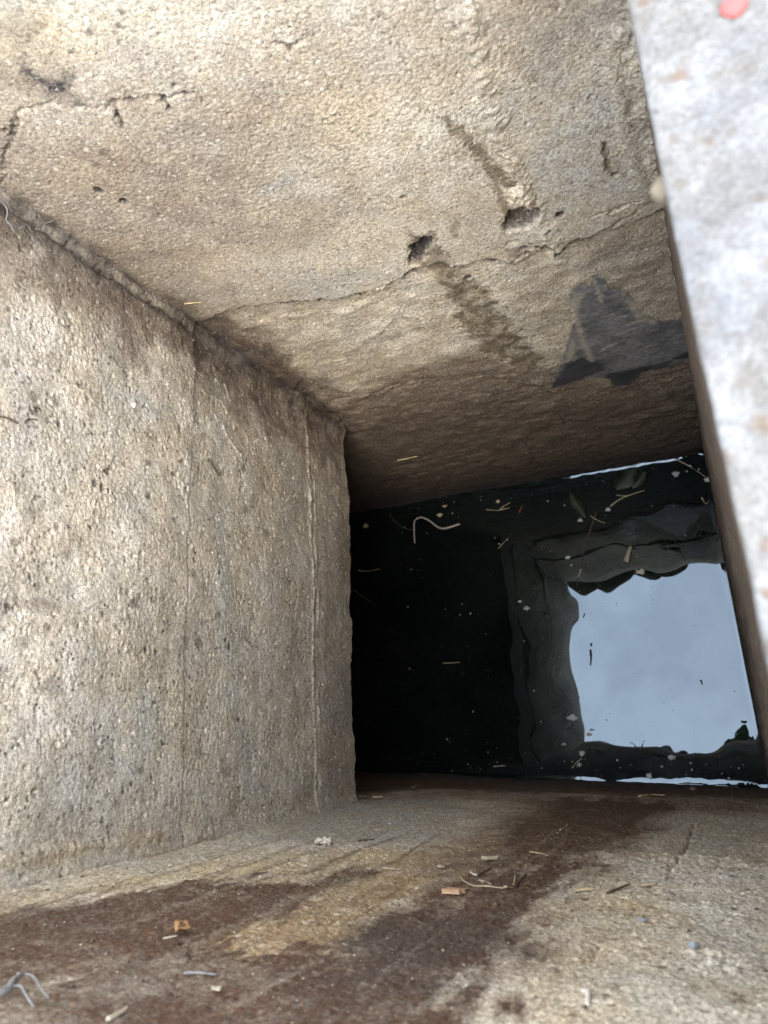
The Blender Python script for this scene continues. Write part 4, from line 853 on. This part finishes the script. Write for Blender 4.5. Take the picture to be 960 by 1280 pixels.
for lab, pts, w_, t_, mt in (
        ('pale flat rectangular chip on the lit right part of the near wall', [(-0.0855, 0.7981), (-0.077, 0.7941)], 0.0065, 0.002, M_pale),
        ('pale chip on the dark stain at lower left', [(-0.2363, 1.0797), (-0.2327, 1.0792)], 0.004, 0.002, M_pale),
        ('pale crumbly bark piece above the curved straws', [(-0.2182, 0.7372), (-0.2083, 0.7288)], 0.007, 0.004, M_pale),
        ('tan flat chip near the left wall foot', [(-0.3245, 0.7487), (-0.3211, 0.7429)], 0.004, 0.0015, M_pale),
        ('pale chip below the long seam, in the middle of the stain', [(-0.2433, 0.7744), (-0.2376, 0.7786)], 0.006, 0.002, M_pale),
        ('pale splinter right of the peach wood block', [(-0.1929, 0.8591), (-0.1921, 0.8511)], 0.002, 0.0012, M_pink),
        ('yellowish bark flake between the twigs and the pale chip', [(-0.123, 0.8309), (-0.1136, 0.824)], 0.005, 0.002, M_straw)):
    cc, sz, f = along(near, pts, w_ * 0.6, t_ * 0.7); tag(chip('chip', cc, sz, mt, f, None, 0.16), lab, 'chip')
for lab, q, r, mt in (
        ('blue-grey lump on the lit right part of the near wall', [(-0.0432, 0.9275)], (0.0028, 0.0018, 0.0018), M_blue),
        ('bluish white smear-like crumb on the lit near wall', [(-0.0731, 0.893)], (0.0032, 0.0012, 0.0011), M_blue),
        ('round tan grain at the near waterline', [(-0.0933, 0.0638)], (0.005, 0.005, 0.004), M_stone)):
    q = q[0]; tag(blob('pebble', near.at(*q, 0.001), r, mt, None, 0.2, 2, fr_wall(near, q)), lab, 'pebble')
q = [(-0.0816, 1.024)][0]
dp = tag(tube('bird_dropping', on(near, [(-0.0831, 1.0216), (-0.0812, 1.0227), (-0.0794, 1.0288), (-0.0782, 1.0377)], 0.0004), 0.0017, M_white, None, 0.0008, 7, 0.3), 'white curved bird dropping at the bottom edge of the near wall', 'dropping')

# crumbs of sand and mortar too small to count
def grains(name, wall, n, box, mats, r0, r1, label):
    V, F = [], []
    for _ in range(n):
        u, v = random.uniform(*box[0]), random.uniform(*box[1]); c = wall.at(u, v, 0.0003); f = fr_wall(wall, (u, v), random.uniform(0, 6))
        r = r0 + (r1 - r0) * random.random() ** 3; b0 = len(V)
        for (x, y, z) in ((1, 0, 0), (-1, 0, 0), (0, 1, 0), (0, -1, 0), (0, 0, 1), (0, 0, -1)):
            k = random.uniform(0.6, 1.3) * r; V.append(tuple(c + f[0] * x * k * 1.3 + f[1] * y * k + f[2] * z * k * 0.7))
        for t in ((0, 2, 4), (2, 1, 4), (1, 3, 4), (3, 0, 4), (2, 0, 5), (1, 2, 5), (3, 1, 5), (0, 3, 5)): F.append(tuple(b0 + i for i in t))
    o = mesh_obj(name, V, F, mats); tag(o, label, None, None, 'stuff'); return o
grains('sand_grains', near, 900, ((-0.48, 0.0), (0.55, 1.14)), M_pale, 0.0003, 0.0009, 'pale sand grains clinging to the near wall')
grains('dark_grit', near, 700, ((-0.48, 0.0), (0.55, 1.14)), M_twig, 0.0004, 0.0014, 'dark grit clinging to the near wall')
grains('lime_grains', left, 250, ((-0.09, 0.42), (0.45, 1.08)), M_pale, 0.0004, 0.0012, 'pale lime grains on the left wall')
grains('dark_grit', left, 350, ((-0.09, 0.42), (0.45, 1.08)), M_twig, 0.0004, 0.0013, 'dark grit on the left wall')

# ------------------------------------------------------------------ bits on the left and far walls
for nm, lab, cat, mt, r, w, pts in (
        ('fleck', 'small bright white fleck on the upper left wall', 'fleck', M_white, 0.0030, left, [(0.2964, 0.8826), (0.292, 0.8812)]),
        ('pine_needle', 'brown needle at the left picture edge on the left wall', 'needle', M_twig, 0.0009, left, [(0.233, 1.0252), (0.2349, 1.0139), (0.2341, 1.005)]),
        ('pine_needle', 'curved brown needle right of the picture-edge needle', 'needle', M_twig, 0.0008, left, [(0.2372, 0.9978), (0.2426, 0.9921), (0.2441, 0.986)]),
        ('pine_needle', 'thin brown needle just above the other two needles', 'needle', M_twig, 0.0008, left, [(0.2537, 0.9901), (0.2553, 0.9839), (0.2541, 0.9814)]),
        ('rootlet', 'short brown rootlet in the middle of the left wall', 'rootlet', M_twig, 0.0014, left, [(0.2777, 0.7606), (0.2711, 0.752), (0.2643, 0.7403)]),
        ('straw', 'tan straw on the far wall by the left corner', 'straw', M_straw, 0.0009, far, [(-0.471, 0.8306), (-0.4615, 0.827), (-0.4527, 0.8239)]),
        ('twig', 'tan twig flat on the dark lower far wall', 'twig', M_straw, 0.0014, far, [(-0.4837, 0.2503), (-0.4664, 0.2489), (-0.4438, 0.2536)]),
        ('twig', 'dark twig on the brown soaked far wall', 'twig', M_twig, 0.0012, far, [(-0.1957, 0.2979), (-0.1934, 0.2625)])):
    tag(tube(nm, on(w, pts, r * 1.1), r, mt, None, r * 0.6, 6, 0.15), lab, cat)
rc = empty('root_tangle', left.at(*[(0.4101, 1.0308)][0], 0.003)); tag(rc, 'tangle of thin grey rootlets in the top left corner', 'rootlets')
L0 = rc.location
for pts in ([(0.4078, 1.0455), (0.4099, 1.0368), (0.4048, 1.0333), (0.3969, 1.0339), (0.394, 1.0291), (0.3978, 1.0218)], [(0.4136, 1.0425), (0.4122, 1.0356), (0.4071, 1.032)], [(0.3971, 1.0217), (0.4044, 1.0161), (0.4013, 1.0126)], [(0.4056, 1.0082), (0.4149, 1.0008), (0.425, 0.9899)], [(0.394, 1.0291), (0.3896, 1.0279)], [(0.4124, 1.0023), (0.4056, 1.0057)]):
    tube('rootlet', [q - L0 for q in on(left, pts, 0.006)], 0.0008, M_web, rc, 0.0005, 5, 0.1)

# ------------------------------------------------------------------ ledge
q = [(0.0249, 0.1893)][0]
tag(blob('red_bead', (q[0], q[1], 1.2005), (0.0036, 0.0036, 0.0015), M_red, None, 0.05, 2), 'round pale red dot on the whitish ledge at top right', 'bead')
q = [(-0.0008, 0.1472)][0]
tag(blob('pebble', (q[0] + 0.001, q[1], 1.187), (0.0042, 0.0042, 0.0034), M_stone, None, 0.15, 2), 'yellowish pebble jutting from the edge of the whitish ledge', 'pebble')

# ------------------------------------------------------------------ floating things
tag(tube('earthworm', wp([(-0.5571, 0.3399), (-0.5574, 0.3681), (-0.5546, 0.386), (-0.5404, 0.3907), (-0.5237, 0.3816), (-0.5091, 0.368), (-0.4959, 0.3612), (-0.479, 0.3621), (-0.4604, 0.366)], 0.002), 0.0015, M_worm, None, 0.0021, 8, 0.06), 'pinkish earthworm bent in a hook on the black water', 'worm')
WT = [
 ('twig', 'thin crooked twig floating beside the earthworm', 'twig', M_twig, 0.0014, [(-0.6104, 0.4094), (-0.6021, 0.3946), (-0.5833, 0.3767), (-0.5592, 0.3667)]),
 ('twig', 'long thin twig floating from the leaf to the sky reflection', 'twig', M_twig, 0.0014, [(-0.1974, 0.3514), (-0.2123, 0.3203), (-0.2281, 0.2805), (-0.2386, 0.2492), (-0.2473, 0.2208)]),
 ('straw', 'white tip of straw on the long thin twig', 'straw', M_white, 0.0016, [(-0.2374, 0.2475), (-0.243, 0.2349)]),
 ('twig', 'short cross twig lying over the long thin twig', 'twig', M_straw, 0.0014, [(-0.2096, 0.3456), (-0.1964, 0.3346), (-0.1843, 0.3284)]),
 ('straw', 'tan straw floating above the middle of the water', 'straw', M_straw, 0.0013, [(-0.4047, 0.3871), (-0.3826, 0.3821), (-0.3586, 0.3833)]),
 ('straw', 'shorter straw tilted over the floating tan straw', 'straw', M_straw, 0.0012, [(-0.3726, 0.387), (-0.3561, 0.3941)]),
 ('straw', 'slanted thin straw on the black water', 'straw', M_straw, 0.0010, [(-0.3871, 0.3067), (-0.3768, 0.3164), (-0.365, 0.3258)]),
 ('straw', 'bent yellowish straw near the culvert mouth', 'straw', M_straw, 0.0014, [(-0.6859, 0.2993), (-0.6641, 0.2951), (-0.6369, 0.2969)]),
 ('twig', 'thin brown twig low in the dark culvert mouth', 'twig', M_twig, 0.0014, [(-0.6964, 0.2588), (-0.6716, 0.2398), (-0.6472, 0.2212)]),
 ('straw', 'pale dash of straw in the middle of the dark water', 'straw', M_straw, 0.0011, [(-0.5125, 0.0998), (-0.4788, 0.0991)]),
 ('straw', 'pale straw near the bottom of the dark water', 'straw', M_pale, 0.0013, [(-0.428, -0.0882), (-0.4057, -0.0871)]),
 ('straw', 'tan straw floating beside the green leaves', 'straw', M_straw, 0.0018, [(-0.1724, 0.3582), (-0.1542, 0.369), (-0.1325, 0.3746), (-0.1099, 0.3785)]),
 ('straw', 'pale straw crossing the tan one by the green leaves', 'straw', M_pale, 0.0014, [(-0.1589, 0.3773), (-0.1438, 0.3734), (-0.1296, 0.3757)]),
 ('twig', 'slender twig from the far waterline to the right wall', 'twig', M_pale, 0.0016, [(-0.0593, 0.433), (-0.0374, 0.4156), (-0.0209, 0.4008), (-0.005, 0.3834)]),
 ('twig', 'small forked tan twig by the right wall', 'twig', M_straw, 0.0016, [(-0.0186, 0.3507), (-0.0138, 0.3385), (-0.008, 0.3433)]),
 ('red_fragment', 'tiny red plastic fragment on the dark water', 'plastic', M_red, 0.0014, [(-0.3408, 0.3711), (-0.337, 0.3785), (-0.3334, 0.3843)]),
 ('straw', 'silvery straw on the far waterline left of the bright line', 'straw', M_white, 0.0016, [(-0.3652, 0.4376), (-0.3468, 0.4475), (-0.3288, 0.4542)]),
 ('bark_strip', 'black bark strip floating on the sky reflection', 'bark', M_black, 0.0026, [(-0.2355, 0.1054), (-0.2357, 0.0915), (-0.2385, 0.0779)]),
 ('bark_strip', 'short black bark bit above the longer black strip', 'bark', M_black, 0.0024, [(-0.233, 0.1164), (-0.2336, 0.1109)]),
 ('bark_strip', 'small black bit on the right of the sky reflection', 'bark', M_black, 0.0020, [(-0.0622, 0.0432), (-0.0608, 0.0353)]),
 ('bark_strip', 'black bit at the upper left corner of the sky reflection', 'bark', M_black, 0.0017, [(-0.2385, 0.1693), (-0.2421, 0.1624)]),
 ('straw', 'pale slanted straw low at the bottom of the water', 'straw', M_pale, 0.0014, [(-0.2882, -0.0926), (-0.2776, -0.0822), (-0.2688, -0.0771)]),
]
for nm, lab, cat, mt, r, pts in WT:
    tag(tube(nm, wp(pts, 0.0008), r * 0.8, mt, None, r * 0.4, 6, 0.25), lab, cat)
tag(tube('seed_pod', wp([(-0.1567, 0.2527), (-0.1507, 0.2679), (-0.1451, 0.2802)], 0.003), 0.0055, M_pale, None, 0.003, 8, 0.1), 'pale oblong seed pod floating above the sky reflection', 'seed pod')
FL = [('white bubble-like shell just above the sky reflection', [(-0.1359, 0.233)], 0.0085, M_white), ('white foam blob left of the sky reflection', [(-0.2796, -0.0089)], 0.0095, M_foam),
 ('white foam fleck in the middle of the dark water', [(-0.354, 0.2021)], 0.004, M_foam), ('larger white fleck in the middle of the dark water', [(-0.3431, 0.1892)], 0.0055, M_foam),
 ('white crescent fleck left of the seed pod', [(-0.2578, 0.2737)], 0.0055, M_foam), ('white fleck below the large foam blob', [(-0.268, -0.0692)], 0.005, M_foam),
 ('small white fleck next to the slanted pale straw', [(-0.2754, -0.0875)], 0.004, M_foam), ('white fleck below the sky reflection', [(-0.1231, -0.0783)], 0.006, M_foam),
 ('white bubble cluster by the near waterline', [(-0.1632, -0.1066)], 0.006, M_foam), ('white fleck below the cross twig', [(-0.1772, 0.3529)], 0.005, M_foam),
 ('small pale fleck below the small green leaf', [(-0.229, 0.3408)], 0.005, M_foam), ('pale tan disc floating by the culvert mouth', [(-0.666, 0.3917)], 0.006, M_straw),
 ('tan bit right of the earthworm head', [(-0.5009, 0.3899)], 0.006, M_straw), ('pale bit above the earthworm', [(-0.4896, 0.4064)], 0.005, M_pale),
 ('small tan bit above the floating tan straw', [(-0.3796, 0.3994)], 0.004, M_straw), ('white bits by the far right corner', [(-0.0543, 0.3992)], 0.006, M_foam),
 ('white crumb by the right wall under the slender twig', [(-0.0054, 0.3806)], 0.006, M_white), ('tan bit on the pale straw at the water bottom', [(-0.2524, -0.0379)], 0.005, M_straw),
 ('cream bit left of the weed reflection', [(-0.2475, -0.0301)], 0.004, M_foam), ('small white fleck in the lower dark water', [(-0.298, -0.0527)], 0.004, M_foam)]
for lab, q, r, mt in FL:
    q = q[0]; tag(blob('floating_fleck', (q[0], q[1], 0.001), (r * 0.8, r * random.uniform(0.4, 0.75), 0.0014), mt, None, 0.45, 3), lab, 'fleck', 'flecks floating on the water')
lv = empty('green_leaf', (*[(-0.1358, 0.4055)][0], 0.002)); tag(lv, 'larger dark green leaf floating at the far waterline', 'leaf')
L0 = lv.location
for a, b_, w_ in (([(-0.159, 0.388)], [(-0.117, 0.4221)], 0.020), ([(-0.1311, 0.3865)], [(-0.103, 0.412)], 0.012)):
    leaf('blade', Vector((*a[0], 0.002)) - L0, Vector((*b_[0], 0.0025)) - L0, (0, 0, 1), w_, M_leaf, lv, 0.03)
lv = leaf('green_leaf', (*[(-0.2186, 0.3424)][0], 0.002), (*[(-0.2423, 0.3968)][0], 0.0025), (0, 0, 1), 0.013, M_leaf, None, 0.03); tag(lv, 'smaller dark green leaf left of the long thin twig', 'leaf')
V, F = [], []
for k in range(240):
    x, y = random.uniform(-0.6, -0.005), random.uniform(-0.09, 0.42)
    if random.random() < 0.35: y = random.choice((random.gauss(0.405, 0.012), random.gauss(-0.09, 0.012)))
    r = 0.0004 + 0.0013 * random.random() ** 3; b0 = len(V)
    for i in range(6): V.append((x + r * math.cos(i * 1.047) * random.uniform(0.6, 1.5), y + r * math.sin(i * 1.047) * random.uniform(0.6, 1.5), 0.0003))
    V.append((x, y, 0.0012))
    for i in range(6): F.append((b0 + i, b0 + (i + 1) % 6, b0 + 6))
tag(mesh_obj('floating_specks', V, F, M_foam), 'tiny white specks scattered over the dark water', None, None, 'stuff')

# ------------------------------------------------------------------ growth on the rim (seen mirrored in the water)
def weed(name, base, tip, nleaf, ll, label, lean=0.05, r=0.004):
    t = empty(name, base); tag(t, label, 'weed', 'weeds on the rim of the pit')
    d = Vector(tip) - Vector(base); mid = d * 0.5 + Vector((random.uniform(-lean, lean), random.uniform(-lean, lean), 0))
    tube('stem', [Vector((0, 0, -0.02)), mid, d], r, M_twig, t, r * 0.4)
    for k in range(nleaf):
        f = (k + 0.6) / nleaf; p = mid * (2 * f * (1 - f)) + d * (f - f * (1 - f))
        a = random.uniform(0, 6.28); l_ = ll * random.uniform(0.6, 1.2) * (1 - 0.5 * f)
        leaf('leaf', p, p + Vector((math.cos(a) * l_, math.sin(a) * l_, random.uniform(-0.1, 0.5) * l_)), (0, 0, 1), l_ * 0.32, M_weed, t, 0.2)
    return t
weed('weed', (-0.02, -0.175, 1.2), (-0.015, -0.03, 2.35), 46, 0.055, 'tall leafy weed added behind the near rim for its dark shape in the water')  # added weed; its dark reflection stands in for a held phone or hand
weed('weed', (-0.30, -0.15, 1.2), (-0.31, -0.075, 1.30), 5, 0.02, 'small twiggy weed on the near rim', 0.02, 0.002)
weed('weed', (-0.33, -0.15, 1.2), (-0.345, -0.085, 1.28), 4, 0.02, 'second small weed left of the twiggy one on the near rim', 0.02, 0.002)
weed('weed', (-0.17, -0.16, 1.2), (-0.16, -0.12, 1.27), 5, 0.02, 'low weed near the tall one on the near rim', 0.02, 0.002)
for (x, y, r, lab) in ((-0.34, 0.445, 0.060, 'long mossy soil clod on the far rim near the left corner'), (-0.24, 0.445, 0.055, 'middle mossy soil clod on the far rim'), (-0.155, 0.45, 0.052, 'right-hand mossy soil clod on the far rim'), (-0.43, 0.45, 0.06, 'mossy soil clod at the far left corner of the rim')):
    tag(blob('soil_clod', (x, y, 1.215), (r * 1.25, r * 0.95, 0.035), M_soil, None, 0.07, 4), lab, 'soil clod', 'soil clods on the far rim')
for (x, y, r, lab) in ((-0.06, -0.15, 0.04, 'soil clod on the near rim under the tall weed'), (-0.22, -0.145, 0.035, 'soil clod in the middle of the near rim')):
    tag(blob('soil_clod', (x, y, 1.212), (r * 1.1, r, 0.02), M_soil, None, 0.2, 4), lab, 'soil clod', 'soil clods on the rim')
V, F = [], []
for k in range(2600):
    x, y = random.uniform(-1.6, 1.2), random.uniform(-1.2, 1.6)
    if -0.66 < x < 0.24 and -0.32 < y < 0.62: continue
    h_ = random.uniform(0.03, 0.12); a = random.uniform(0, 6.28); w_ = 0.002; lx, ly = random.gauss(0, 0.03), random.gauss(0, 0.03); b0 = len(V)
    dx, dy = math.cos(a) * w_, math.sin(a) * w_
    V += [(x - dx, y - dy, 1.17), (x + dx, y + dy, 1.17), (x + lx * .4 + dx * .7, y + ly * .4 + dy * .7, 1.17 + h_ * .6), (x + lx * .4 - dx * .7, y + ly * .4 - dy * .7, 1.17 + h_ * .6), (x + lx, y + ly, 1.17 + h_)]
    F += [(b0, b0 + 1, b0 + 2, b0 + 3), (b0 + 3, b0 + 2, b0 + 4)]
tag(mesh_obj('grass', V, F, M_weed), 'sparse green grass on the ground round the pit', None, None, 'stuff')
